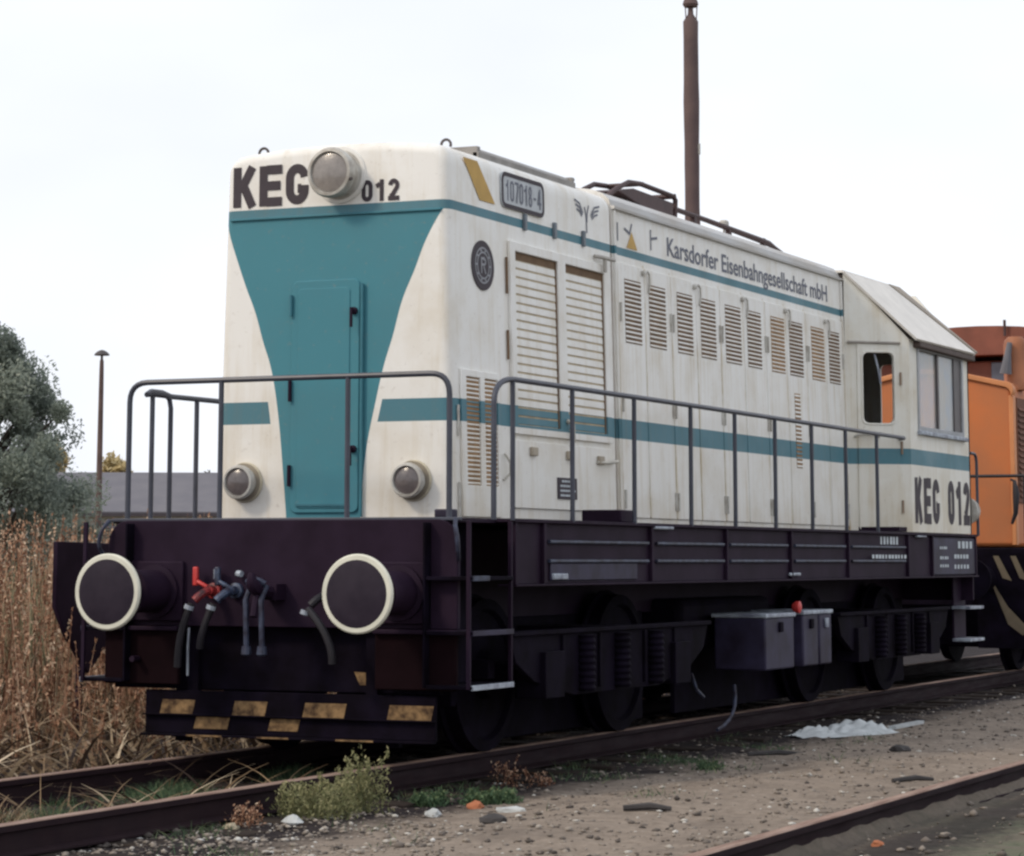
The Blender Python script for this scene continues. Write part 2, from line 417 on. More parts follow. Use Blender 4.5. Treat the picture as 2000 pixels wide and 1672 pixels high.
def thing(name, label, cat, loc=(0, 0, 0), group=None, kind=None):
    o = bpy.data.objects.new(name, None); COL.objects.link(o); o.location = loc; o.empty_display_size = .2
    return tag(o, label, cat, group, kind)
def tag(o, label=None, cat=None, group=None, kind=None):
    if label: o['label'] = label
    if cat: o['category'] = cat
    if group: o['group'] = group
    if kind: o['kind'] = kind
    return o
def inst(src, loc, parent, scale=None, rot=None):
    c = src.copy(); COL.objects.link(c); c.location = loc; c.parent = parent
    if scale: c.scale = scale
    if rot: c.rotation_euler = rot
    return c
def rrect(a0, a1, b0, b1, r, n=5):
    P = []
    for (ca, cb, q0) in ((a1 - r, b1 - r, 0), (a0 + r, b1 - r, 90), (a0 + r, b0 + r, 180), (a1 - r, b0 + r, 270)):
        for k in range(n + 1):
            q = R(q0 + 90 * k / n); P.append((ca + r * math.cos(q), cb + r * math.sin(q)))
    return P
def arc(p0, c, p1, n=6):
    """rounded bend: quadratic from p0 over c to p1"""
    p0, c, p1 = Vector(p0), Vector(c), Vector(p1)
    return [(p0 * (1 - t) ** 2 + c * 2 * t * (1 - t) + p1 * t * t) for t in [k / n for k in range(n + 1)]]

def text2d(body, condense=None, bold=0.0):
    """outline of a string as triangles, normalised to its own bounding box"""
    cu = bpy.data.curves.new('lettering', 'FONT'); cu.body = body; cu.offset = bold; cu.resolution_u = 3
    o = bpy.data.objects.new('lettering', cu); COL.objects.link(o)
    bpy.context.view_layer.update()
    me = bpy.data.meshes.new_from_object(o.evaluated_get(bpy.context.evaluated_depsgraph_get()))
    V = [(v.co.x, v.co.y) for v in me.vertices]; F = [tuple(p.vertices) for p in me.polygons]
    bpy.data.objects.remove(o); bpy.data.curves.remove(cu); bpy.data.meshes.remove(me)
    xs = [a for a, b in V]
    x0, x1 = min(xs), max(xs)
    return [((a - x0) / (x1 - x0), b) for a, b in V], F
def put_text(mb, body, a0, a1, b0, cap, fn, bold=0.0):
    V, F = text2d(body, bold=bold)
    mb.add([fn(a0 + (a1 - a0) * a, b0 + cap * b / 0.729, 0) for a, b in V], F)

def glyph(ch, W, H, T):
    t = T / 2
    def el(cx, cy, rx, ry, q0, q1, n=12):
        return [(cx + rx * math.cos(R(q0 + (q1 - q0) * k / n)), cy + ry * math.sin(R(q0 + (q1 - q0) * k / n))) for k in range(n + 1)]
    ra = W / 2 - t; rb = min(ra * 1.15, H * .3)
    if ch == 'K': return [[(t, 0), (t, H)], [(T * .9, H * .40), (W - t * .9, H)], [(T * 1.15, H * .60), (W - t * .8, 0)]]
    if ch == 'E': return [[(t, 0), (t, H)], [(T * .9, t * .9), (W, t * .9)], [(T * .9, H / 2), (W * .93, H / 2)], [(T * .9, H - t * .9), (W, H - t * .9)]]
    if ch == 'G':
        return [el(W / 2, H - rb - t, ra, rb, 5, 180) + el(W / 2, rb + t, ra, rb, 180, 360) + [(W - t, H * .47)], [(W * .52, H * .47 - t * .7), (W - T * .9, H * .47 - t * .7)]]
    if ch == '0': return [el(W / 2, H - rb - t, ra, rb, 0, 180) + el(W / 2, rb + t, ra, rb, 180, 360) + [(W - t, H - rb - t)]]
    if ch == '1': return [[(W * .62, 0), (W * .62, H)], [(W * .62 - t * .8, H * .80), (W * .12, H * .68)]]
    if ch == '2':
        return [el(W / 2, H - rb - t, ra, rb, 175, -25) + [(W * .42, H * .28), (t * 1.1, T * .9)], [(0, t), (W, t)]]
    if ch == '7': return [[(0, H - t), (W, H - t)], [(W - t * .9, H - T * .95), (W * .42, 0)]]
    if ch == '8': return [el(W / 2, H * .74, ra * .9, H * .26 - t, 0, 360), el(W / 2, H * .27, ra, H * .27 - t, 0, 360)]
    if ch == '4': return [[(W * .70, 0), (W * .70, H)], [(W * .62, H - t), (t, H * .34)], [(0, H * .28), (W, H * .28)]]
    if ch == '-': return [[(W * .2, H * .45), (W * .8, H * .45)]]
    if ch == 'R': return [[(t, 0), (t, H)], [(T * .9, H - t), (W * .55, H - t)] + el(W * .55, H * .74, W * .45 - t, H * .26 - t, 90, -90, 8) + [(T * .9, H * .48 + t)], [(W * .5, H * .46), (W - t, 0)]]
    return []
def stroke_text(mb, s, a0, a1, b0, H, T, fn, gap=.16):
    n = len(s); W = (a1 - a0) / (n + gap * (n - 1)); k = 0
    for i, ch in enumerate(s):
        for st in glyph(ch, W, H, T):
            mb.strip([(a0 + i * W * (1 + gap) + a, b0 + b) for a, b in st], T, fn, 0.0004 * (k % 7)); k += 1

# ------------------------------------------------------------------ ground
def gz(x, y):
    x = np.asarray(x, float); y = np.asarray(y, float)
    z = np.full(np.broadcast(x, y).shape, -0.175)
    z = z + 0.085 * np.clip((x - 1.6) / 1.3, 0, 1) ** 2 * (3 - 2 * np.clip((x - 1.6) / 1.3, 0, 1))
    z = z + 0.03 * np.clip((x - 3.2) / .8, 0, 1)
    z = z - 0.088 * np.clip((x - 4.17) / .09, 0, 1)
    z = z + 0.05 * np.clip((-x - 1.6) / 2, 0, 1)
    z = z + 0.012 * np.sin(x * 3.1 + y * 1.7) * np.sin(y * 2.3 - x) + 0.008 * np.sin(x * 9.7 + 2 * np.sin(y * 4)) * np.sin(y * 8.1)
    return z
def grid_mesh(xs, ys):
    xx, yy = np.meshgrid(xs, ys); zz = gz(xx, yy)
    near = (np.abs(xx) < 30) & (yy > -20) & (yy < 40)
    zz = np.where(near, zz + rng.normal(0, .0035, zz.shape), zz)
    V = np.stack([xx, yy, zz], -1).reshape(-1, 3); nx = len(xs)
    i = np.arange(len(ys) - 1)[:, None] * nx + np.arange(nx - 1)[None]
    F = np.stack([i, i + 1, i + nx + 1, i + nx], -1).reshape(-1, 4)
    return V, F
xs = np.concatenate([[-900, -400, -200, -120, -80, -50, -30, -20], np.arange(-14, -2, .5), np.arange(-2, 4.05, .09), np.arange(4.1, 4.36, .02), np.arange(4.42, 7, .09), np.arange(7, 14, .6), [18, 30, 60, 120, 300, 900]])
ys = np.concatenate([[-300, -120, -60, -30, -20], np.arange(-14, -6, .5), np.arange(-6, 14, .12), np.arange(14, 30, .5), [34, 40, 50, 65, 80, 110, 150, 220, 400, 900]])
V, F = grid_mesh(xs, ys)
def np_mesh(name, V, F, mat, parent=None, tint=None, smooth=False):
    me = bpy.data.meshes.new(name)
    V = np.asarray(V, np.float32); F = np.asarray(F, np.int32); k = F.shape[1]
    me.vertices.add(len(V)); me.vertices.foreach_set('co', V.ravel())
    me.loops.add(F.size); me.loops.foreach_set('vertex_index', F.ravel())
    me.polygons.add(len(F)); me.polygons.foreach_set('loop_start', np.arange(0, F.size, k, dtype=np.int32))
    me.update(calc_edges=True)
    if tint is not None:
        a = me.attributes.new('tint', 'FLOAT', 'POINT'); a.data.foreach_set('value', np.asarray(tint, np.float32))
    if smooth: me.polygons.foreach_set('use_smooth', np.ones(len(F), bool))
    me.materials.append(mat); me.validate()
    o = bpy.data.objects.new(name, me); COL.objects.link(o)
    if parent is not None: o.parent = parent
    return o
tag(np_mesh('ground', V, F, GROUND, smooth=True), 'tan gravel, dark soil and painted locomotive shadow of the railway yard', kind='structure')

# ------------------------------------------------------------------ tracks
def rail_profile():
    hw, fwid = .036, .065
    return [(-fwid, -.158), (fwid, -.158), (fwid, -.148), (.012, -.132), (.009, -.045), (hw, -.036), (hw, -.006), (hw - .008, 0),
            (-hw + .008, 0), (-hw, -.006), (-hw, -.036), (-.009, -.045), (-.012, -.132), (-fwid, -.148)]
def track(xc, y0, y1, label, sl0, sl1):
    root = thing('railway_track', label, None, (0, 0, 0), None, 'structure')
    for s in (-1, 1):
        mb = MB(); xr = xc + s * .7525
        N = int((y1 - y0) / 2.0); P = rail_profile(); n = len(P); vs = []; fs = []
        for i in range(N + 1):
            y = y0 + (y1 - y0) * i / N
            dx = .004 * math.sin(y * .9 + xc); dz = .0
            vs += [(xr + a + dx, y, b + dz) for a, b in P]
        for i in range(N):
            for k in range(n):
                fs.append((i * n + k, i * n + (k + 1) % n, (i + 1) * n + (k + 1) % n, (i + 1) * n + k))
        fs += [tuple(range(n)), tuple(range(N * n, N * n + n))]
        mb.add(vs, fs).build('rail', RAILM, root, smooth=30)
    src = None
    k = 0; y = sl0
    while y < sl1:
        if src is None:
            src = MB().box(-1.25, 1.25, -.12, .12, -.30, -.159).build('sleeper', WOOD, root, bevel=.01); src.location = (xc, y, 0)
        else: inst(src, (xc + random.uniform(-.03, .03), y + random.uniform(-.03, .03), random.uniform(-.006, .0)), root, rot=(0, 0, random.uniform(-.015, .015)))
        y += .64; k += 1
    return root
track(0, -14, 70, 'rusty railway track under the white and teal locomotive', -5.0, 26)
track(4.95, -14, 70, 'rusty railway track at the lower right of the gravel strip', -4.0, 14)

# ------------------------------------------------------------------ locomotive
LO = thing('diesel_locomotive', 'white and teal diesel locomotive with black frame and railings standing on the track', 'locomotive')
def hx(z): return .886 - .0225 * (z - 1.5)
side = lambda o_: (lambda y, z, d: (hx(z) + o_ + d, y, z))
frontp = lambda y_: (lambda x, z, d: (x, y_ - d, z))

def hood_profile(kind):
    if kind == 1:
        h = hx(3.84)
        P = [(hx(1.5), 1.5), (hx(2.5), 2.5), (h, 3.83)] + [(h - .13 + .13 * math.cos(R(q)), 3.84 + .135 * math.sin(R(q))) for q in (15, 30, 45, 60, 75)] + [(h - .16, 3.98), (.4, 4.005), (0, 4.015)]
    else:
        P = [(hx(1.5), 1.5), (hx(2.5), 2.5), (hx(3.865), 3.865), (hx(3.9) + .028, 3.872), (hx(3.9) + .028, 3.892), (hx(3.9) - .006, 3.897), (.815, 3.945), (.765, 3.99), (.68, 4.025), (.5, 4.055), (.25, 4.075), (0, 4.08)]
    return P + [(-a, b) for a, b in P[-2::-1]]
def hood(kind, y0, y1, rnd0, name, mat):
    P = hood_profile(kind); n = len(P)
    # outward normals in the section plane
    N = []
    for i in range(n):
        a = Vector(P[max(i - 1, 0)]); b = Vector(P[min(i + 1, n - 1)]); d = (b - a).normalized(); N.append((d.y, -d.x))
    N[0] = (1, 0); N[-1] = (-1, 0)
    rings = []
    for q in (0, 18, 36, 54, 72, 90):
        ins = rnd0 * (1 - math.sin(R(q))); y = y0 + rnd0 * (1 - math.cos(R(q))); rings.append((y, ins))
    if not rnd0: rings = [(y0, 0)]
    rings.append((y1, 0)); vs = []; fs = []
    for y, ins in rings: vs += [(p[0] - nn[0] * ins, y, p[1] - nn[1] * ins) for p, nn in zip(P, N)]
    for i in range(len(rings) - 1):
        fs += [(i * n + k, i * n + k + 1, (i + 1) * n + k + 1, (i + 1) * n + k) for k in range(n - 1)]
    fs.append(tuple(range(n))); fs.append(tuple(range((len(rings) - 1) * n, len(rings) * n))[::-1])
    return MB().add(vs, fs).build(name, mat, LO, smooth=28)
hood(1, .72, 3.565, .07, 'hood', PAINT)
# second hood section: roof skin above the gutter is greyer
h2 = hood(2, 3.605, 9.44, 0, 'hood', PAINT)
h2.data.materials.append(ROOF)
for p in h2.data.polygons:
    if p.center.z > 3.868 and len(p.vertices) == 4: p.material_index = 1
P = hood_profile(1)
mb = MB(); n = len(P)
mb.add([(a * .985, y, b - .02) for y in (3.5, 3.7) for a, b in P], [(k, k + 1, n + k + 1, n + k) for k in range(n - 1)])
mb.build('hood_joint', GAP, LO)
# roof hatch and joint strips
MB().box(-.70, .70, 1.45, 3.12, 3.94, 4.045).build('roof_hatch', ROOF, LO, bevel=.012)
MB().box(-.73, .73, 1.42, 1.47, 3.94, 4.05).box(-.73, .73, 3.09, 3.14, 3.94, 4.05).box(.69, .74, 1.42, 3.14, 3.965, 4.012).each('roof_hatch_rim', simple('hatch_rim', (.30, .28, .26), .6, .3, 5), LO, bevel=.006)
for x, y in ((-.70, 1.0), (.62, 1.15)):
    mb = MB().tube([(x, y - .035 + .0, 3.99)] + [(x + .036 * math.cos(R(q)), y, 4.025 + .036 * math.sin(R(q))) for q in range(200, -50, -25)], .010, 6)
    mb.build('lifting_eye', STEEL, LO)
# drip strip along the nose under the upper band
MB().box(-hx(3.53) + .05, hx(3.53) - .05, .704, .722, 3.522, 3.536).build('drip_strip', TEALMET, LO, bevel=.003)

# nose door
door = MB().prism(rrect(-.305, .205, 1.555, 3.095, .05), frontp(.719), 0, .016)
do = door.build('nose_door', PAINT, LO, bevel=.006)
MB().prism(rrect(-.255, .135, 1.585, 3.04, .03), frontp(.704), 0, .007).build('door_panel', PAINT, do, bevel=.004)
for z in (2.93, 2.36, 1.80):
    mb = MB().tube([(-.305, .690, z - .07), (-.305, .690, z + .07)], .013, 8); mb.build('hinge', FRAME if z < 2.9 else TEALMET, do)
for z in (2.88, 1.97):
    mb = MB().lathe((.168, .705, z), (0, -1, 0), [(0, .025), (.02, .025), (.025, .012), (.05, .012)], 10).box(.160, .176, .645, .660, z - .11, z + .02)
    mb.build('handle', FRAME, do)
mb = MB().tube([(.225, .70, 1.53), (.225, .70, 3.06)], .012, 8); mb.build('door_post', TEALMET, LO)
MB().box(-.255, .135, .688, .70, 1.60, 1.615).build('door_rib', TEALMET, do)

# lettering on the nose
mb = MB(); stroke_text(mb, 'KEG', -.775, -.195, 3.615, .275, .062, frontp(.7165)); mb.build('lettering', INK, LO, smooth=0, recalc=False)
mb = MB(); stroke_text(mb, '012', .205, .485, 3.605, .145, .030, frontp(.7165), .2); mb.build('lettering', INK, LO, smooth=0, recalc=False)

# headlights
def lamp(x, y, z, r, ln, name, lens, gask, k):
    base = MB().lathe((x, y, z), (0, -1, 0), [(0, r * 1.12), (.012, r * 1.12), (.02, r * .92), (ln * .55, r * .88), (ln * .6, r * 1.0), (ln * .85, r * 1.03), (ln, r * .96), (ln + .004, r * .84), (ln - .03, r * .78), (ln - .04, r * .3)], 40)
    o = base.build(name, LAMPRIM if not gask else [LAMPRIM], LO, smooth=40)
    MB().lathe((x, y, z), (0, -1, 0), [(ln - .035, r * .80), (ln - .012, r * .79), (ln - .002, r * .6), (ln + .006, r * .3), (ln + .009, .005)], 32).build('lens', lens, o)
    if gask:
        MB().lathe((x, y - .001, z), (0, -1, 0), [(0, r * 1.2), (.02, r * 1.16), (.022, r * 1.0)], 36).build('lamp_base', GASKET, o)
        MB().lathe((x, y, z), (0, -1, 0), [(.0215, r * 1.13), (.03, r * 1.13), (.032, r * .9)], 36).build('lamp_seal', simple('seal', (.30, .26, .20), .7), o)
    return o
o = lamp(.045, .718, 3.795, .165, .17, 'headlight', LENS, False, 0)
MB().tube([(.20, .56, 3.74), (.215, .55, 3.74)], .012, 6).build('lamp_clip', STEEL, o)
MB().lathe((.045, .719, 3.795), (0, -1, 0), [(0, .195), (.015, .19), (.017, .17)], 36).build('lamp_base', PAINT, o)
lamp(-.65, .716, 1.76, .112, .11, 'marker_light', LENSD, True, 0)
lamp(.60, .716, 1.76, .112, .11, 'marker_light', LENSD, True, 0)

# ---- long side of the hood
def panel(y0, y1, z0, z1, off, th, name, mat, parent=LO, r=.02, bev=.004):
    return MB().prism(rrect(y0, y1, z0, z1, r, 2), side(off), 0, th).build(name, mat, parent, bevel=bev)
slat_src = {}
def louver(y0, y1, z0, z1, n, off, name, back, parent=LO, hgt=.6, tilt=35, depth=.020):
    """dark backing, thin frame, and n separate tilted slats"""
    o = MB().prism([(y0, z0), (y1, z0), (y1, z1), (y0, z1)], side(off), 0, .002).build(name, back, parent)
    w = y1 - y0; p = (z1 - z0) / n; key = (round(w, 3), round(p, 4))
    for i in range(n):
        z = z0 + (i + .5) * p
        if key not in slat_src:
            hh = p * hgt
            sb = MB().add([(0, -w / 2, hh / 2), (0, w / 2, hh / 2), (depth, w / 2, -hh / 2), (depth, -w / 2, -hh / 2),
                           (-.003, -w / 2, hh / 2 - .004), (-.003, w / 2, hh / 2 - .004), (depth - .004, w / 2, -hh / 2 - .004), (depth - .004, -w / 2, -hh / 2 - .004)],
                          [(0, 1, 2, 3), (7, 6, 5, 4), (0, 4, 5, 1), (1, 5, 6, 2), (2, 6, 7, 3), (3, 7, 4, 0)])
            s = sb.build('slat', PAINT, o, smooth=0); slat_src[key] = s; s.location = (hx(z) + off + .002, (y0 + y1) / 2, z)
        else: inst(slat_src[key], (hx(z) + off + .002, (y0 + y1) / 2, z), o)
    return o
# radiator shutters
def frame2(y0, y1, z0, z1, b, off, th, name, parent=LO, mat=None):
    mb = MB()
    mb.holed([(y0, z0), (y1, z0), (y1, z1), (y0, z1)], [[(y0 + b, z0 + b), (y1 - b, z0 + b), (y1 - b, z1 - b), (y0 + b, z1 - b)]], side(off), 0, th)
    return mb.build(name, mat or PAINT, parent, bevel=.004)
mb = MB().holed([(1.66, 2.10), (3.46, 2.10), (3.46, 3.42), (1.66, 3.42)],
                [[(1.745, 2.165), (2.495, 2.165), (2.495, 3.355), (1.745, 3.355)], [(2.635, 2.165), (3.375, 2.165), (3.375, 3.355), (2.635, 3.355)]], side(.001), 0, .024)
mb.build('shutter_frame', PAINT, LO, bevel=.005)
for (a, b) in ((1.745, 2.495), (2.635, 3.375)):
    louver(a + .002, b - .002, 2.167, 3.30, 19, .002, 'radiator_shutter', SHUT_GAP, hgt=.74, depth=.0035)
    MB().prism([(a, 3.30), (b, 3.30), (b, 3.354), (a, 3.354)], side(.002), 0, .004).build('shutter_head', GAP, LO)
    MB().prism([(b - .018, 2.167), (b - .002, 2.167), (b - .002, 3.35), (b - .018, 3.35)], side(.002), 0, .010).build('shutter_guide', GAP, LO)
# nose side hatch with two narrow grilles
mb = MB().holed([(.845, 1.53), (1.46, 1.53), (1.46, 2.49), (.845, 2.49)],
                [[(.925, 1.735), (1.145, 1.735), (1.145, 2.445), (.925, 2.445)], [(1.215, 1.735), (1.425, 1.735), (1.425, 2.445), (1.215, 2.445)]], side(.001), 0, .016)
mb.build('side_hatch', PAINT, LO, bevel=.004)
louver(.927, 1.143, 1.737, 2.443, 24, .002, 'air_grille', RUST_GAP, hgt=.31, depth=.003)
louver(1.217, 1.423, 1.737, 2.443, 24, .002, 'air_grille', RUST_GAP, hgt=.31, depth=.003)
for (a, b) in ((1.53, 1.75), (2.05, 2.25), (2.6, 2.8), (3.05, 3.3)):
    y = .80 if b < 2.5 else 1.62
    MB().tube([(hx(a) + .012, y, a), (hx(b) + .012, y, b)], .009, 6).build('hinge', GAP if b > 2.5 else LAMPRIM, LO)
# panel below the shutters
panel(1.66, 3.46, 1.60, 2.06, .001, .018, 'access_panel', PAINT)
mb = MB()
for y, z in ((1.98, 1.99), (2.62, 1.985), (3.2, 1.97)):
    mb.box(hx(z) + .02, hx(z) + .045, y - .05, y + .05, z - .03, z + .03)
mb.each('panel_clamp', simple('clamp_beige', (.42, .36, .28), .6), LO, bevel=.006)
mb = MB().tube([(hx(1.96) + .03, 3.14, 1.955), (hx(1.96) + .045, 3.30, 1.955), (hx(1.96) + .04, 3.52, 1.972)], .012, 6)
mb.tube([(hx(2.2) + .03, 2.58, 2.23), (hx(2.2) + .06, 2.62, 2.20), (hx(2.2) + .05, 2.65, 2.08)], .016, 6)
mb.tube([(hx(2.2) + .02, 1.52, 1.96), (hx(2.2) + .05, 1.55, 1.9), (hx(2.2) + .05, 1.55, 1.83), (hx(1.8) + .01, 1.51, 1.78)], .009, 6)
mb.each('panel_lever', simple('lever_cream', (.58, .55, .48), .5), LO)
# ledger plate with text lines (white on black)
o = panel(2.40, 2.745, 1.675, 1.825, .020, .008, 'data_plate', INK, r=.004, bev=0)
mb = MB()
for i, (a, b) in enumerate(((2.47, 2.68), (2.44, 2.60), (2.44, 2.70), (2.44, 2.66))):
    z = 1.80 - i * .033; y = a
    while y < b:
        w = random.uniform(.015, .04); mb.prism([(y, z - .007), (y + w, z - .007), (y + w, z + .007), (y, z + .007)], side(.0285), 0, .0008); y += w + .008
mb.build('plate_lettering', WHITEINK, o, smooth=0)['kind'] = 'stuff'

# five pairs of engine room doors
cols = [(3.80, 4.14), (4.31, 4.67), (4.93, 5.28), (5.47, 5.83), (6.07, 6.46), (6.63, 6.99), (7.26, 7.63), (7.77, 8.15), (8.41, 8.79), (8.94, 9.27)]
edges = [3.67, 4.225, 4.80, 5.375, 5.95, 6.545, 7.125, 7.70, 8.28, 8.865, 9.39]
for i, (a, b) in enumerate(cols):
    e0, e1 = edges[i], edges[i + 1]
    d = panel(e0 + .008, e1 - .008, 1.565, 3.475, .001, .014, 'engine_door', PAINT, r=.012)
    back = RUST_GAP if i in (6, 8) else GAP
    louver(a, b, 2.875, 3.36, 14, .0155, 'door_louver', back, hgt=.31 if i < 6 else .24, depth=.004)
    zz = (1.62, 2.25, 2.95)
    if i % 2 == 0:
        mb = MB()
        for z in (1.70, 2.42, 3.10): mb.tube([(hx(z) + .022, e0 + .03, z - .07), (hx(z) + .022, e0 + .03, z + .07)], .011, 6)
        mb.each('hinge', LAMPRIM, d)
    else:
        mb = MB()
        for z in (1.70, 2.42, 3.10): mb.tube([(hx(z) + .022, e1 - .03, z - .07), (hx(z) + .022, e1 - .03, z + .07)], .011, 6)
        mb.each('hinge', LAMPRIM, d)
        y = e0
        mb = MB().lathe((hx(3.43) + .014, y - .05, 3.435), (1, 0, 0), [(0, .022), (.02, .022), (.025, .012)], 10)
        mb.tube([(hx(3.43) + .03, y - .05, 3.435), (hx(3.43) + .032, y + .02, 3.455), (hx(3.43) + .032, y + .065, 3.435), (hx(3.35) + .03, y + .075, 3.36), (hx(3.3) + .024, y + .065, 3.29)], .008, 6)
        mb.build('latch', LAMPRIM, d)
# plain doors on the far side of the hood
mside = lambda y, z, d: (-(hx(z) + .001 + d), y, z)
for i in range(10):
    MB().prism(rrect(edges[i] + .008, edges[i + 1] - .008, 1.565, 3.475, .012, 2), mside, 0, .014).build('engine_door', PAINT, LO, bevel=.004)
MB().prism(rrect(1.66, 3.46, 2.10, 3.42, .02, 2), mside, 0, .02).build('shutter_frame', PAINT, LO, bevel=.005)
louver(7.86, 8.02, 2.06, 2.72, 18, .0155, 'door_louver', RUST_GAP, hgt=.4, depth=.005)
for y in (3.635, 9.405):
    MB().tube([(hx(1.52) + .012, y, 1.52), (hx(3.86) + .012, y, 3.86)], .014, 6).build('corner_bead', PAINT, LO)
# grab bracket beside the joint
MB().tube([(hx(3.4) + .01, 3.22, 3.47), (hx(3.4) + .05, 3.27, 3.465), (hx(3.4) + .055, 3.5, 3.465)], .016, 6).tube([(hx(3.4) + .05, 3.33, 3.455), (hx(3.4) + .05, 3.33, 3.36)], .016, 6).each('grab_bracket', simple('bracket', (.45, .42, .38), .5), LO)
# small brackets on the upper band
mb = MB()
for y in (1.95, 2.48, 3.02):
    mb.box(hx(3.5) - .002, hx(3.5) + .022, y - .02, y + .02, 3.52, 3.635)
mb.each('band_bracket', simple('bracket_grey', (.16, .19, .22), .5), LO, bevel=.004)

# marks on the long side
MB().prism([(.955, 3.905), (1.185, 3.905), (1.465, 3.645), (1.215, 3.645)], side(.004), 0, .001).build('ochre_flash', YELLOW, LO, smooth=0)
o = MB().prism(rrect(1.555, 2.30, 3.645, 3.89, .055), side(.003), 0, .010).build('number_plate', simple('plate_face', (.52, .55, .58), .55, .2, 8), LO)
mb = MB(); rr = rrect(1.575, 2.28, 3.658, 3.877, .05); mb.strip(rr + [rr[0]], .030, side(.0145)); mb.build('plate_border', INK, o, smooth=0, recalc=False)
mb = MB(); stroke_text(mb, '107018-4', 1.625, 2.235, 3.695, .145, .017, side(.0150), .28); mb.build('plate_lettering', INKG, o, smooth=0, recalc=False)
# winged emblem
mb = MB(); sf = side(.004)
mb.strip([(3.07, 3.82), (3.10, 3.76), (3.11, 3.63)], .018, sf); mb.strip([(3.15, 3.84), (3.12, 3.77), (3.115, 3.71)], .016, sf, .0004)
for k, dz in enumerate((0, .033, .066)):
    mb.strip([(2.88 + .02 * k, 3.855 - dz), (2.98, 3.835 - dz * .9), (3.04 - .01 * k, 3.77 - dz * .4)], .014, sf, .0003 * (k + 2))
    mb.strip([(3.36 - .02 * k, 3.855 - dz), (3.26, 3.835 - dz * .9), (3.19 + .01 * k, 3.77 - dz * .4)], .014, sf, .0003 * (k + 5))
mb.build('winged_emblem', INKG, LO, smooth=0, recalc=False)
# round badge
circ = lambda r, n=36: [(1.24 + r * 1.06 * math.cos(2 * math.pi * k / n), 3.205 + r * math.sin(2 * math.pi * k / n)) for k in range(n)]
o = MB().prism(circ(.168), side(.003), 0, .006).build('round_badge', INK, LO)
mb = MB()
for r, w in ((.118, .012), (.088, .012)): c_ = circ(r); mb.strip(c_ + [c_[0]], w, side(.0105))
stroke_text(mb, 'R', 1.205, 1.285, 3.15, .11, .016, side(.0105))
for q in range(0, 360, 36):
    a, b = 1.24 + .103 * 1.06 * math.cos(R(q)), 3.205 + .103 * math.sin(R(q)); mb.strip([(a - .012, b), (a + .012, b)], .014, side(.0112))
mb.build('badge_lettering', simple('badge_grey', (.30, .31, .34), .6), o, smooth=0, recalc=False)
# owner's name
mb = MB(); put_text(mb, 'Karsdorfer Eisenbahngesellschaft mbH', 4.78, 8.99, 3.635, .155, side(.004), bold=.012)
mb.build('lettering', INKG, LO, smooth=0, recalc=False)
# warning triangle and small stencils
MB().prism([(3.90, 3.605), (4.12, 3.605), (4.01, 3.735)], side(.004), 0, .001).build('warning_triangle', YELLOW, LO, smooth=0)
mb = MB(); mb.strip([(3.86, 3.75), (3.97, 3.72), (4.02, 3.80)], .02, side(.0045)); mb.strip([(4.42, 3.80), (4.42, 3.64)], .02, side(.0045)); mb.strip([(4.43, 3.73), (4.56, 3.75)], .02, side(.0049))
mb.strip([(3.72, 3.78), (3.72, 3.64)], .02, side(.0045)); mb.build('stencil_mark', INKG, LO, smooth=0, recalc=False)

# roof gear
mb = MB().tube([(.52, 3.15, 4.03), (.5, 3.6, 4.10), (.46, 3.75, 4.13)], .018, 6); mb.build('roof_conduit', MAROON, LO)
mb = MB().prism([(4.75, 4.17), (5.10, 4.235), (6.0, 4.225), (6.0, 4.10), (5.3, 4.10)], lambda y, z, d: (.1 + d, y, z), 0, .34)
o = mb.build('exhaust_box', MAROON, LO, bevel=.01)
mb = MB()
for x in (.42, .12):
    mb.tube([(x, 4.55, 4.10), (x, 4.78, 4.20), (x, 5.02, 4.275), (x, 5.3, 4.295), (x, 6.05, 4.285), (x, 6.10, 4.26), (x, 6.08, 4.10)], .022, 8)
mb.tube([(.10, 6.05, 4.285), (.44, 6.05, 4.285)], .022, 8).tube([(.10, 5.3, 4.295), (.44, 5.3, 4.295)], .018, 8)
mb.each('guard_rail', MAROON, o)
mb = MB().tube([(.40, 6.0, 4.19), (.40, 6.9, 4.185), (.40, 8.35, 4.165), (.40, 8.6, 4.16), (.40, 8.8, 4.14), (.41, 9.1, 4.09), (.41, 9.25, 4.07)], [.024, .024, .03, .03, .018, .018, .018], 8)
for y in (6.6, 7.5, 8.45): mb.box(.38, .42, y - .03, y + .03, 4.03, 4.19)
mb.build('roof_pipe', MAROON, LO)
mb = MB().tube([(.35, 7.52, 4.05), (.35, 7.52, 4.19)], .010, 6).lathe((.35, 7.52, 4.19), (0, 0, 1), [(0, .03), (.015, .045), (.05, .045), (.065, .03)], 12)
mb.build('roof_vent', LAMPRIM, LO)

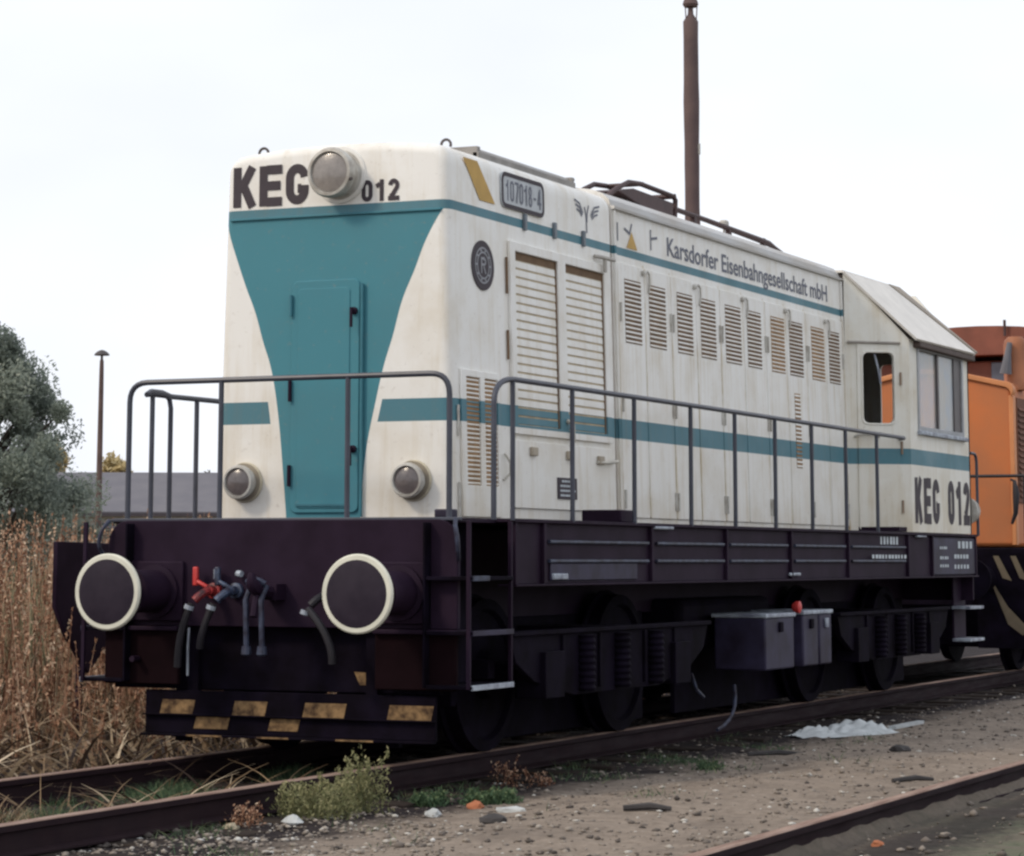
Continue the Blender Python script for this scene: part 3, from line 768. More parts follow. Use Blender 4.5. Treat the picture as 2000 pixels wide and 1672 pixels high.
# ---- cab
A = Vector((hx(2.5) - .0, 9.44, 0)); B = Vector((1.385, 9.80, 0)); AB = (B - A).normalized(); NB = Vector((AB.y, -AB.x, 0)); LAB = (B - A).length
fwall = lambda s_, z, d: tuple(A + AB * s_ + NB * d + Vector((0, 0, z)))
hole = rrect(.17, .475, 2.53, 3.195, .055)
cw = MB().holed([(0, 1.515), (LAB, 1.515), (LAB, 3.33), (.02, 3.95), (0, 3.95)], [hole], fwall, 0, -.04)
cw.holed([(9.80, 1.515), (12.0, 1.515), (12.0, 3.33), (9.80, 3.33)], [[(10.10, 2.50), (11.72, 2.50), (11.72, 3.26), (10.10, 3.26)]], lambda y, z, d: (1.385 + d, y, z), 0, -.04)
cw.holed([(-1.385, 1.515), (1.385, 1.515), (1.385, 3.33), (.86, 3.95), (-.86, 3.95), (-1.385, 3.33)],
         [rrect(.475, 1.05, 2.45, 3.25, .05), rrect(-1.05, -.30, 2.45, 3.25, .05)], lambda x, z, d: (x, 12.0 + d, z), 0, -.04)
cw.holed([(9.80, 1.515), (12.0, 1.515), (12.0, 3.33), (9.80, 3.33)], [[(10.10, 2.50), (11.72, 2.50), (11.72, 3.26), (10.10, 3.26)]], lambda y, z, d: (-1.385 - d, y, z), 0, -.04)
cw.add([(-hx(2.5), 9.44, 1.515), (-1.385, 9.80, 1.515), (-1.385, 9.80, 3.33), (-hx(2.5), 9.44, 3.95)], [(0, 1, 2, 3)])
cw.each('cab_wall', CABP, LO, smooth=20); cab = LO
# cab roof: flat middle, two sloped sides, hipped rear
rf = MB()
T1 = [(.86, 9.42, 3.945), (.86, 10.95, 3.955), (1.455, 12.02, 3.325), (1.455, 9.79, 3.315)]
def slab(q, th):
    a = [Vector(p) for p in q]; nn = (a[1] - a[0]).cross(a[-1] - a[0]).normalized()
    if nn.z < 0: nn = -nn
    vs = [p + nn * th for p in a] + a; n = len(a)
    return vs, [tuple(range(n)), tuple(range(n, 2 * n))[::-1]] + [(i, (i + 1) % n, n + (i + 1) % n, n + i) for i in range(n)]
for sx in (1, -1):
    rf.add(*slab([(p[0] * sx, p[1], p[2]) for p in T1], .022))
rf.add(*slab([(-.862, 9.42, 3.95), (.862, 9.42, 3.95), (.862, 11.3, 3.96), (-.862, 11.3, 3.96)], .022))
rf.add(*slab([(-.85, 11.3, 3.955), (.85, 11.3, 3.955), (1.44, 12.06, 3.32), (-1.44, 12.06, 3.32)], .02))
rl0 = rf.split(); CRW = simple('cab_roof_white', (.80, .76, .70), .55, .14, 4)
cro = rl0[0].build('cab_roof', CRW, LO, smooth=0)
for q_ in rl0[1:]: q_.build('roof_panel', CRW, cro, smooth=0)
for sx in (1, -1):
    rf = MB().add(*slab([(.865 * sx, 10.95, 3.970), (.865 * sx, 11.33, 3.972), (1.462 * sx, 12.08, 3.345), (1.462 * sx, 12.0, 3.345)], .016)).build('roof_edge', CREAM, cab, smooth=0)
MB().box(1.37, 1.455, 9.95, 12.03, 3.262, 3.318).build('eave', simple('eave_brown', (.10, .07, .06), .7), cab, bevel=.01)
MB().box(-1.34, 1.34, 9.5, 11.95, 1.52, 1.56).build('cab_floor', FRAME, cab)
MB().box(-.85, .85, 9.445, 9.475, 1.56, 3.93).build('bulkhead', simple('cab_inside', (.10, .08, .07), .8), cab)
MB().box(.1, .62, 10.4, 11.2, 1.56, 2.55).build('control_desk', simple('desk', (.055, .06, .07), .6), cab, bevel=.02)
MB().box(-1.3, -.1, 9.9, 11.9, 2.0, 3.2).build('inner_lining', simple('lining', (.06, .045, .045), .8), cab)
# cab side window: frame, two sliding panes, divider, sill
wf = MB().holed([(10.06, 2.46), (11.76, 2.46), (11.76, 3.28), (10.06, 3.28)], [[(10.12, 2.52), (11.70, 2.52), (11.70, 3.25), (10.12, 3.25)]], lambda y, z, d: (1.385 + d, y, z), .012, -.05).build('side_window', simple('window_frame', (.36, .37, .39), .5), cab, bevel=.004)
MB().box(1.350, 1.356, 10.12, 10.90, 2.52, 3.25).build('pane', GLASS, wf)
MB().box(1.362, 1.368, 10.86, 11.45, 2.52, 3.25).build('pane', GLASS, wf)
MB().box(1.345, 1.375, 10.84, 10.90, 2.52, 3.25).box(1.345, 1.38, 11.45, 11.70, 2.52, 3.25).each('window_divider', simple('divider', (.10, .085, .085), .5), wf, bevel=.003)
MB().box(1.38, 1.43, 10.04, 11.80, 2.435, 2.475).build('sill', LIGHTMET, wf, bevel=.008)
# cab door with its open window
dd = MB(); dh = rrect(.115, .525, 1.53, 3.285, .03); mb = dd.holed(dh, [hole], fwall, .001, .014); cd = mb.build('cab_door', CABP, cab, bevel=.004)
ho = [(.5 * (.17 + .475) + (a - .3225) * 1.11, 2.8625 + (b - 2.8625) * 1.05) for a, b in hole]; ho = [(a + .0, b) for a, b in ho]
dd = MB().holed(ho, [hole], fwall, .014, .024).build('window_seal', CABP, cd, bevel=.003)
MB().tube([fwall(.30, 3.19, -.03), fwall(.335, 3.05, -.03), fwall(.36, 2.9, -.03)], .012, 6).build('window_strut', LIGHTMET, cd)
MB().tube([fwall(.02, 3.29, .02), fwall(.54, 3.285, .02)], .013, 6).build('rain_strip', simple('rain_strip', (.33, .30, .27), .6), cab)
MB().tube([fwall(.08, 2.40, .01), fwall(.10, 2.42, .05), fwall(.30, 2.42, .05), fwall(.32, 2.40, .01)], .012, 6).build('grab_handle', LAMPRIM, cd)
mb = MB()
for z in (1.75, 2.3, 2.95): mb.tube([fwall(.54, z - .06, .018), fwall(.54, z + .06, .018)], .012, 6)
mb.each('hinge', simple('rusty_hinge', (.30, .22, .16), .7), cd)
mb = MB(); cs = lambda y, z, d: (1.388 + d, y, z)
stroke_text(mb, 'KEG', 9.90, 10.78, 1.60, .43, .10, cs, .25); mb.build('lettering', INK, LO, smooth=0, recalc=False)
mb = MB(); stroke_text(mb, '012', 11.10, 11.93, 1.60, .43, .10, cs, .25)
mb.build('lettering', INK, LO, smooth=0, recalc=False)
# rear grab rail and lamp that show past the cab corner
MB().tube([(1.39, 11.98, 2.33)] + arc((1.39, 12.12, 2.33), (1.40, 12.2, 2.33), (1.40, 12.2, 2.22)) + [(1.40, 12.2, 1.5)], .016, 8).build('grab_rail', RAILING, LO)
MB().lathe((1.30, 12.0, 1.75), (0, 1, 0), [(0, .15), (.02, .15), (.04, .12), (.16, .12), (.17, .135), (.20, .13)], 24).build('marker_light', LAMPRIM, LO)

# ---- frame
FW = 1.385
fr = MB()
fr.box(-FW, FW, .58, 12.25, 1.488, 1.512)            # walkway plate
fr.box(-1.25, 1.25, .04, .58, 1.482, 1.510)
for s in (-1, 1):
    fr.box(min(s * 1.33, s * 1.35), max(s * 1.33, s * 1.35), .60, 12.25, 1.10, 1.488)
    fr.box(min(s * 1.25, s * 1.385), max(s * 1.25, s * 1.385), .60, 12.25, 1.085, 1.10)
    fr.box(min(s * .55, s * .60), max(s * .55, s * .60), .1, 12.2, .85, 1.45)
fr.box(-1.33, 1.33, 12.21, 12.25, .85, 1.488)
fr0 = fr.split(); frame = fr0[0].build('frame', FRAME, LO, bevel=.004)
for q_ in fr0[1:]: q_.build('sole_bar', FRAME, frame, bevel=.004)
mb = MB()
for y in (.62, 1.08, 3.02, 4.62, 6.2, 7.8, 9.70, 10.55, 12.2): mb.box(1.350, 1.378, y - .02, y + .02, 1.10, 1.487)
mb.each('sill_rib', FRAME, frame, bevel=.004)
mb = MB()
for a, b in ((1.17, 2.95), (3.12, 4.55), (4.7, 6.1), (6.3, 7.7), (7.9, 9.6)):
    mb.tube([(1.365, a, 1.37), (1.365, b, 1.37)], .013, 6); mb.tube([(1.365, a, 1.245), (1.365, b, 1.245)], .013, 6)
mb.each('sill_pipe', BLUEGREY, frame)
mb = MB().box(1.352, 1.366, 10.6, 12.2, 1.115, 1.47); mb.build('sill_plate', DUSTY, frame, bevel=.004)
mb = MB().box(1.352, 1.362, 1.2, 2.75, 1.12, 1.23); mb.build('sill_plate', DUSTY, frame, bevel=.004)
# white specks, stencils and a light box on the sill (too small to read in the photograph)
mb = MB()
def marks(y0, y1, z0, z1, n, x=1.384):
    y = y0
    for k in range(n):
        w = (y1 - y0) / n; mb.box(x, x + .001, y + w * .12, y + w * random.uniform(.6, .92), z0, z1); y += w
marks(8.82, 9.44, 1.395, 1.465, 6, 1.352); marks(8.46, 9.60, 1.268, 1.302, 11, 1.380)
marks(10.82, 11.10, 1.36, 1.385, 4, 1.367); marks(10.82, 11.16, 1.262, 1.29, 4, 1.367); marks(11.35, 11.92, 1.27, 1.31, 5, 1.367)
marks(10.82, 11.16, 1.185, 1.212, 4, 1.367); marks(11.35, 11.95, 1.17, 1.21, 5, 1.367); marks(11.5, 12.1, 1.37, 1.44, 4, 1.367)
mb.build('stencil_mark', WHITEINK, LO, smooth=0)['kind'] = 'stuff'
mb = MB().box(1.352, 1.39, 3.05, 3.42, 1.470, 1.492).box(1.352, 1.38, 1.22, 1.46, 1.125, 1.165).box(1.352, 1.378, 6.15, 6.42, 1.125, 1.15).box(1.352, 1.39, 9.98, 10.28, 1.467, 1.484)
mb.each('bracket', LIGHTMET, frame, bevel=.008)
MB().box(1.02, 1.32, 2.55, 2.82, 1.512, 1.60).build('floor_box', FRAME, LO, bevel=.01)
MB().box(1.02, 1.14, .15, .25, 1.512, 1.565).build('floor_box', DUSTY, LO, bevel=.01)

# front buffer beam with rounded upper corners
bp = [(-1.255, .83), (1.255, .83)] + [(1.115 + .14 * math.cos(R(q)), 1.36 + .14 * math.sin(R(q))) for q in range(0, 91, 15)] + [(-1.115 + .14 * math.cos(R(q)), 1.36 + .14 * math.sin(R(q))) for q in range(90, 181, 15)]
MB().prism(bp, frontp(.045), 0, .045).build('buffer_beam', FRAME, LO, bevel=.006)
MB().box(-1.255, 1.255, .02, .07, 1.492, 1.514).build('beam_edge', RAILING, LO, bevel=.005)
for s in (-1, 1):
    x0, x1 = sorted((s * .70, s * 1.255))
    MB().box(x0, x1, -.02, .02, .46, .829).build('guard_plate', REDBLACK, LO, bevel=.01)
    MB().box(x0, x1, -.06, .16, .80, .828).build('guard_ledge', FRAME, LO, bevel=.006)
    mb = MB().tube([(s * 1.245, -.01, 1.50)] + arc((s * 1.26, -.05, 1.46), (s * 1.29, -.08, 1.40), (s * 1.285, -.06, 1.32)) + [(s * 1.265, -.01, 1.25)], .014, 6)
    mb.build('grab_rail', BLUEGREY, LO)

# buffers
for s in (-1, 1):
    mb = MB().lathe((s * .875, 0, 1.05), (0, -1, 0), [(0, .17), (.05, .17), (.055, .135), (.34, .135), (.35, .15), (.38, .15), (.385, .105), (.565, .105), (.59, .14)], 28)
    b_ = mb.build('buffer', FRAME, LO, smooth=40)
    MB().box(s * .875 - .2, s * .875 + .2, -.03, .001, .86, 1.24).build('buffer_base', FRAME, b_, bevel=.01)
    MB().lathe((s * .875, 0, 1.05), (0, -1, 0), [(.585, .225), (.590, .237), (.602, .237), (.612, .228), (.6135, .2035)], 48).build('buffer_ring', WHITE, b_)
    MB().lathe((s * .875, 0, 1.05), (0, -1, 0), [(.604, .203), (.615, .2015), (.622, .14), (.625, .05), (.6255, .001)], 40).build('buffer_face', BUFFACE, b_)

# coupling, hoses and taps on the beam
mb = MB().box(-.06, .06, -.12, 0, 1.0, 1.1)
mb.tube(arc((0, -.1, 1.05), (0, -.36, 1.05), (0, -.33, 1.17), 8), [.045] * 6 + [.035, .03, .02], 8)
mb.tube([(0, -.26, 1.03), (0, -.30, .9)], .025, 8); mb.build('coupling_hook', FRAME, LO)
mb = MB()
for x in (-.065, .045):
    mb.tube([(x, -.22, 1.09), (x - .004, -.28, 1.0), (x, -.27, .72)], .018, 8)
    mb.lathe((x, -.27, .72), (0, 0, -1), [(0, .028), (.05, .034), (.06, .02)], 10)
mb.tube([(-.085, -.2, 1.07)] + arc((-.07, -.25, 1.12), (-.01, -.28, 1.145), (.05, -.25, 1.10), 5), .02, 8)
mb.each('coupling_link', BLUEGREY, LO)
def hose(xa, za, xb, zb, mat, tap):
    o = MB().lathe((xa, 0, za), (0, -1, 0), [(0, .05), (.03, .05), (.035, .032), (.09, .032)], 14).tube(arc((xa, -.08, za), (xa, -.17, za - .01), (xa - .04, -.19, za - .06), 5), .026, 10).build('brake_hose', mat, LO)
    MB().tube(arc((xa - .05, -.21, za - .08), (xb + .02, -.23, za - .25), (xb, -.2, zb), 9), .024, 10).build('hose_tube', RUBBER, o)
    MB().tube([(xa - .06, -.215, za - .09), (xa - .068, -.217, za - .115)], .031, 10).build('hose_clamp', LIGHTMET, o)
    if tap is not None: MB().box(xa - .125, xa - .09, -.08, -.05, za + .03, za + .15).tube([(xa - .02, -.06, za + .02), (xa - .1, -.065, za + .06)], .016, 6).build('tap_lever', tap, o, bevel=.008)
    return o
hose(-.45, 1.055, -.60, .58, REDH, RED)
hose(-.29, 1.055, -.44, .70, HOSEBLUE, HOSEBLUE)
mb = MB().tube([(-.27, -.03, 1.16), (-.25, -.06, 1.165), (-.22, -.07, 1.16)], .02, 8).box(-.43, -.40, -.06, -.03, 1.13, 1.19); mb.build('socket', LIGHTMET, LO)
hose(.38, 1.03, .50, .62, RUBBER, None)
mb = MB().tube([(-.62, -.03, .82), (-.615, -.05, .70), (-.62, -.04, .52)], .008, 6); mb.build('chain', LIGHTMET, LO)
MB().tube([(-1.0, -.02, .62), (-1.0, -.10, .62)], .02, 6).build('tow_eye', FRAME, LO)

# guard apron and low rail guard with worn yellow and black warning blocks
MB().box(-1.25, 1.10, .10, .13, .43, .84).build('guard_apron', BOGIE, LO, bevel=.006)
rg = MB().box(-.97, 1.095, .03, .06, .155, .425).build('rail_guard', BOGIE, LO, bevel=.004)
MB().box(-.97, 1.095, -.005, .03, .268, .277).build('guard_flange', BOGIE, rg, bevel=.003)
MB().box(-.97, 1.095, -.03, .05, .140, .155).build('guard_lip', BOGIE, rg, bevel=.003)
for sx in (-1, 1): MB().box(*sorted((sx * .60, sx * .68)), .06, .10, .16, .84).build('guard_bracket', BOGIE, rg)
WARN = simple('worn_warning_yellow', (.30, .19, .095), .9, .3, 16, c2=(.065, .04, .026), spec=.1)
for a, b in ((-.86, -.60), (-.33, -.075), (.175, .485), (.765, 1.085)):
    MB().prism([(a, .278), (b - .02, .278), (b, .366), (a + .02, .366)], frontp(.0295), 0, .003).build('warning_block', WARN, rg, smooth=0)
for a, b in ((-.61, -.345), (-.07, .16)):
    MB().prism([(a, .188), (b - .02, .188), (b, .262), (a + .02, .262)], frontp(.0295), 0, .003).build('warning_block', WARN, rg, smooth=0)
for a, b in ((-.63, -.37), (-.12, .11), (.44, .70)):
    MB().prism([(a, .142), (b, .142), (b, .153), (a, .153)], frontp(-.0305), 0, .003).build('warning_edge', WARN, rg, smooth=0)
MB().prism([(.54, .48), (.745, .475), (.745, .55), (.50, .56)], frontp(.0995), 0, .003).build('warning_block', WARN, LO, smooth=0)

# corner steps (both sides, front)
for s in (-1, 1):
    st = MB()
    for y in (-.09, .53): st.box(min(s * 1.36, s * 1.385), max(s * 1.36, s * 1.385), y - .012, y + .012, .475, 1.49)
    st.box(min(s * 1.06, s * 1.075), max(s * 1.06, s * 1.075), -.09, .53, .48, 1.48)
    st0 = st.split(); so = st0[2].build('step_frame', BOGIE, LO, bevel=.003)
    for q_ in st0[:2]: q_.build('step_hanger', FRAME, so, bevel=.003)
    for z in (1.14, .81, .485):
        MB().box(min(s * 1.08, s * 1.40), max(s * 1.08, s * 1.40), -.085, .525, z - .012, z + .012).build('step_tread', BOGIE, so, bevel=.004)
        MB().box(min(s * 1.385, s * 1.402), max(s * 1.385, s * 1.402), -.085, .525 if z < 1 else .16, z - .016, z + .016).build('step_edge', (LIGHTMET if z < .6 else BLUEGREY) if z < .6 or z > 1 else DUSTY, so, bevel=.003)
# rear steps
for z in (.78, .46):
    MB().box(1.2, 1.39, 11.85, 12.4, z - .015, z + .015).build('step_tread', LIGHTMET, LO, bevel=.004)
MB().box(1.19, 1.21, 11.9, 12.35, .46, 1.1).build('step_frame', FRAME, LO)

# railings
RR = .0185
rl_ = MB()
y = .055
rl_.tube([(-1.15, y, 1.50), (-1.15, y, 2.27)] + arc((-1.15, y, 2.27), (-1.15, y, 2.395), (-1.02, y, 2.397), 6)[1:] + [(0, y, 2.40)] + arc((1.04, y, 2.402), (1.17, y, 2.402), (1.17, y, 2.27), 6) + [(1.17, y, 1.50)], RR, 10)
fo = rl_.build('front_railing', RAILING, LO)
for x in (-.46, .46): MB().tube([(x, y, 1.50), (x, y, 2.40)], RR * .95, 10).build('railing_post', RAILING, fo)
rl_ = MB()
x = 1.375
rl_.tube([(x, .27, 1.50), (x, .27, 2.22)] + arc((x, .27, 2.22), (x, .27, 2.375), (x, .56, 2.388), 7)[1:] + [(x, 4, 2.392), (x, 7, 2.390), (x, 9.60, 2.385)] + [(1.30, 9.73, 2.385)], RR, 10)
so = rl_.build('side_railing', RAILING, LO)
for yy in (.56, 1.54, 2.67, 3.82, 4.81, 5.79, 6.76, 7.73, 8.69): MB().tube([(x, yy, 1.50), (x, yy, 2.385)], RR * .9, 10).build('railing_post', RAILING, so)
rl_ = MB(); x = -1.36
rl_.tube([(x + .0, .60, 2.355), (x, .66, 2.372), (x, .80, 2.372), (x, .92, 2.36), (x, 4, 2.37), (x, 9.6, 2.37)], [RR, RR * 1.5, RR * 1.5, RR, RR, RR], 10)
so = rl_.build('side_railing', RAILING, LO)
for yy in (.68, 1.27, 2.3, 3.4, 4.5, 5.6, 6.7, 7.8, 8.9): MB().tube([(x, yy, 1.50), (x, yy, 2.36)], RR * .95, 10).build('railing_post', RAILING, so)
MB().tube([(x, .92, 1.50), (x, .92, 2.28), (x, .90, 2.34), (x, .84, 2.372)], RR * .95, 10).build('railing_post', RAILING, so)

# bogies
for yc in (2.60, 9.60):
    bg_ = MB()
    for s in (-1, 1):
        x0, x1 = sorted((s * 1.22, s * 1.27))
        pf = [(yc - 1.85, .78), (yc + 1.85, .78), (yc + 1.75, .60), (yc + 1.45, .47), (yc + .8, .36), (yc - .8, .36), (yc - 1.45, .47), (yc - 1.75, .60)]
        bg_.prism(pf, lambda y_, z_, d: (d, y_, z_), x0, x1)
        for yy in (-1.2, 1.2):
            bg_.box(*sorted((s * 1.10, s * 1.31)), yc + yy - .16, yc + yy + .16, .36, .66)
        for yy in (-.65, 0, .65):
            bg_.lathe((s * 1.30, yc + yy, .38), (0, 0, 1), [(i_ * .022, .07 if i_ % 2 else .055) for i_ in range(18)], 12)
        bg_.box(*sorted((s * 1.20, s * 1.30)), yc - 1.85, yc + 1.85, .77, .80)
    bg_.box(-1.2, 1.2, yc - .25, yc + .25, .45, .8)
    bg_.box(-1.1, 1.1, yc - 1.80, yc - 1.70, .5, .62).box(-1.1, 1.1, yc + 1.70, yc + 1.80, .5, .62)
    bs_ = bg_.split(); bo = bs_[-3].build('bogie', BOGIE, LO, bevel=.006)
    for i_, q_ in enumerate(bs_):
        if i_ != len(bs_) - 3: q_.build('end_beam' if i_ > len(bs_) - 3 else ('side_frame', 'axle_box', 'axle_box', 'coil_spring', 'coil_spring', 'coil_spring', 'side_frame_flange')[i_ % 7], BOGIE, bo, bevel=.006)
    for yy in (-1.2, 1.2):
        w = MB()
        for s in (-1, 1):
            w.lathe((s * .685, yc + yy, .5), (s, 0, 0), [(0, .53), (.02, .53), (.035, .502), (.13, .498), (.135, .43), (.10, .41), (.10, .16), (.18, .15)], 36)
        w.each('wheel', BOGIE, bo, smooth=40)
        MB().tube([(-1.2, yc + yy, .5), (1.2, yc + yy, .5)], .08, 12).build('axle', BOGIE, bo)
        MB().box(-.60, .60, yc + yy - .42, yc + yy + .42, .46, .92).build('traction_motor', BOGIE, bo, bevel=.08)
        bk = MB()
        for s in (-1, 1):
            for dy in (-.56, .56): bk.box(*sorted((s * .68, s * .84)), yc + yy + dy - .04, yc + yy + dy + .04, .32, .68)
        bk.each('brake_block', BOGIE, bo, bevel=.01)
    mb = MB()
    for yy in (-1.0, -.35, .5, 1.1): mb.box(1.271, 1.29, yc + yy - .02, yc + yy + .02, .40, .76)
    mb.each('bogie_rib', BOGIE, bo, bevel=.004)
# added dark panels that block the light gap between the wheels, plus reservoirs
for (a, b) in ((2.0, 4.75), (5.45, 12.1)):
    for x_ in (-.60, .60): MB().box(x_ - .02, x_ + .02, a, b, .04, .86).build('gap_blocker', BOGIE, LO, bevel=.006)
for (yc_, a) in ((2.6, .75), (9.6, .75)):
    MB().tube([(.45, yc_ - a, .42), (.45, yc_ + a, .42)], .16, 14).build('air_reservoir', BOGIE, LO)
# tanks and battery boxes between the bogies
for (a, b, z1) in ((5.55, 6.28, .80), (6.52, 6.93, .81), (6.97, 7.30, .81)):
    t_ = MB().box(.92, 1.355, a, b, .385, z1).build('battery_box', DUSTY, LO, bevel=.015)
    MB().box(.90, 1.37, a - .01, b + .01, z1 - .004, z1 + .03).build('box_lid', LIGHTMET, t_, bevel=.008)
    MB().box(1.355, 1.375, (a + b) / 2 - .04, (a + b) / 2 + .04, z1 - .12, z1 - .04).build('box_latch', LIGHTMET if a > 6.9 else BOGIE, t_, bevel=.006)
MB().box(-1.33, .85, 5.0, 7.2, .55, .95).build('fuel_tank', BOGIE, LO, bevel=.06)
MB().box(-.5, .5, .3, 12.0, .8, 1.1).build('underframe', BOGIE, LO)
MB().lathe((1.30, 6.42, .87), (1, 0, 0), [(0, .03), (.03, .05), (.06, .05), (.07, .03)], 12).build('red_valve', RED, LO)
mb = MB().tube([(1.28, 4.05, .42), (1.3, 4.1, .30), (1.32, 4.2, .24)], .012, 6).tube(arc((1.30, 4.95, .30), (1.34, 4.95, .05), (1.30, 4.55, -.02), 6), .014, 6)
mb.each('sand_pipe', BLUEGREY, LO)
mb = MB()
for s in (-1, 1): mb.box(*sorted((s * .70, s * .80)), .12, .18, .10, .45)
mb.each('rail_guard', BOGIE, LO, bevel=.006)

# ------------------------------------------------------------------ orange vehicle behind
OV = thing('orange_shunter', 'orange rail vehicle with brown side grille coupled behind the white locomotive', 'locomotive', (0, 15.5, 0))
def ob(name, mb, mat, parent=None, **k):
    mb.v = [(a, b - 15.5, c) for a, b, c in mb.v]; return mb.build(name, mat, parent or OV, **k)
pr = [(1.0, 1.40), (1.0, 3.14)] + [(.90 + .10 * math.cos(R(q)), 3.16 + .10 * math.sin(R(q))) for q in (20, 45, 70)] + [(.6, 3.33), (.3, 3.40), (0, 3.42)]
pr = pr + [(-a, b) for a, b in pr[-2::-1]]
ob('hood', MB().prism(pr, lambda x, z, d: (x, d, z), 15.5, 18.2), ORANGE, bevel=.05)
pr2 = [(a * 1.02, b + .02) for a, b in pr if b > 3.1]
ob('hood_lip', MB().prism(pr2 + [(a * .97, b - .06) for a, b in pr2[::-1]], lambda x, z, d: (x, d, z), 15.46, 15.60), ORANGEL, bevel=.01)
g_ = ob('side_grille', MB().box(1.001, 1.02, 15.62, 17.9, 1.9, 3.10), BROWNG, bevel=.006)
for k in range(16):
    ob('slat', MB().add([(1.02, 15.66, 2.0 + k * .066), (1.02, 17.86, 2.0 + k * .066), (1.045, 17.86, 1.965 + k * .066), (1.045, 15.66, 1.965 + k * .066)], [(0, 1, 2, 3)]), BROWNG, g_, smooth=0)
ob('corner_strip', MB().box(.955, 1.012, 15.485, 15.60, 1.42, 3.12), ORANGEL, bevel=.01)
ob('sill', MB().box(-1.30, 1.30, 14.6, 20.6, 1.30, 1.39), BOGIE, bevel=.02)
ob('cab', MB().box(-1.35, 1.35, 18.2, 20.4, 1.39, 3.72), BROWNR, bevel=.03)
rfp = [(1.5, 3.78)] + [(1.5 * math.cos(R(q)), 3.80 + .34 * math.sin(R(q))) for q in range(10, 171, 10)] + [(-1.5, 3.78)]
ob('cab_roof', MB().prism(rfp, lambda x, z, d: (x, d, z), 17.95, 20.7), BROWNR, smooth=30)
w_ = ob('cab_window', MB().box(.1, .62, 18.17, 18.2, 3.45, 3.70), simple('far_glass', (.10, .11, .15), .15), bevel=.01)
ob('pane', MB().box(.30, .46, 18.16, 18.169, 3.47, 3.56), simple('pale_reflection', (.70, .72, .72), .3), w_)
ob('exhaust_stack', MB().lathe((.95, 15.9, 3.2), (0, 0, 1), [(0, .15), (.08, .15), (.1, .135), (.52, .135), (.58, .12), (.62, .08)], 24), STACKO, smooth=40)
ob('horn', MB().tube([(.93, 15.72, 3.74), (.91, 15.70, 3.60), (.88, 15.70, 3.38)], [.03, .04, .07], 10), simple('horn_grey', (.13, .13, .15), .5))
ob('roof_pin', MB().tube([(.35, 17.9, 4.0), (.35, 17.9, 4.2)], .02, 6), MAROON)
ob('hand_rail', MB().tube([(-1.3, 14.7, 2.18), (1.3, 14.7, 2.18)], .018, 8).tube([(-1.3, 14.7, 1.39), (-1.3, 14.7, 2.18)], .018, 8).tube([(1.3, 14.7, 1.39), (1.3, 14.7, 2.18)], .018, 8), RUBBER)
ob('brake_lever', MB().tube([(.98, 15.40, 2.16), (1.03, 15.36, 2.14), (1.05, 15.34, 2.0), (1.04, 15.34, 1.78), (.99, 15.36, 1.66)], [.014, .02, .04, .028, .016], 8), RUBBER)
ob('buffer_beam', MB().box(-1.3, 1.3, 14.5, 14.62, .75, 1.295), BOGIE, bevel=.02)
gpo = ob('guard_panel', MB().box(.80, 1.37, 14.45, 14.495, .30, 1.33), BOGIE)
TANS = simple('stripe_tan', (.20, .155, .10), .7)
for (a0, a1) in ((.99, 1.13), (1.18, 1.30)):
    z0 = 1.30
    ob('hazard_stripe', MB().prism([(a0, z0), (a0 + .06, z0), (min(a0 + .20, 1.365), z0 - .27), (a0 + .10, z0 - .24)], lambda x, z, d: (x, 14.447 - d, z), 0, .003), TANS, gpo, smooth=0)
ob('hazard_stripe', MB().prism([(.96, 1.02), (1.0, .98), (1.14, .75), (1.36, .52), (1.30, .44), (1.14, .56)], lambda x, z, d: (x, 14.447 - d, z), 0, .003), TANS, gpo, smooth=0)
for yy in (16.3, 19.2):
    w = MB()
    for s in (-1, 1): w.lathe((s * .685, yy, .5), (s, 0, 0), [(0, .53), (.02, .53), (.035, .502), (.13, .498), (.135, .43), (.10, .41), (.10, .16)], 32)
    w.tube([(-1.1, yy, .5), (1.1, yy, .5)], .08, 10); ob('wheelset', w, BOGIE, smooth=40)
ob('underframe', MB().box(-1.15, 1.2, 15.42, 20.2, .28, 1.05), BOGIE, bevel=.03)
for s in (-1, 1):
    ob('buffer', MB().lathe((s * .875, 14.5, 1.05), (0, -1, 0), [(0, .15), (.3, .13), (.5, .1), (.56, .1), (.57, .22), (.6, .22)], 24), BOGIE)

# ------------------------------------------------------------------ background
# tall brown stack behind the locomotive
ST = thing('smoke_stack', 'tall dark brown stack rising behind the locomotive', 'chimney', (-8.75, 31.6, 0))
prof = []; z = -.3
while z < 11.2:
    prof.append((z,   .150 + .006 * math.sin(z * 2.1) + .004 * math.sin(z * 5.3 + 1) - .0009 * z)); z += .4
prof += [(11.22, .143), (11.36, .055), (11.52, .045)]
MB().lathe((0, 0, 0), (0, 0, 1), prof, 20).build('shaft', STACK, ST, smooth=60)
MB().lathe((0, 0, 11.50), (0, 0, 1), [(0, .12), (.05, .15), (.12, .13), (.3, .05)], 16).build('cap', STACK, ST)
mb = MB()
for q in (0, 120, 240): mb.tube([(.11 * math.cos(R(q)), .11 * math.sin(R(q)), 11.2), (.13 * math.cos(R(q)), .13 * math.sin(R(q)), 11.52)], .012, 6)
mb.each('cap_bracket', STACK, ST)
MB().box(.12, .16, -.03, .03, 8.7, 8.9).build('bracket', LAMPRIM, ST)
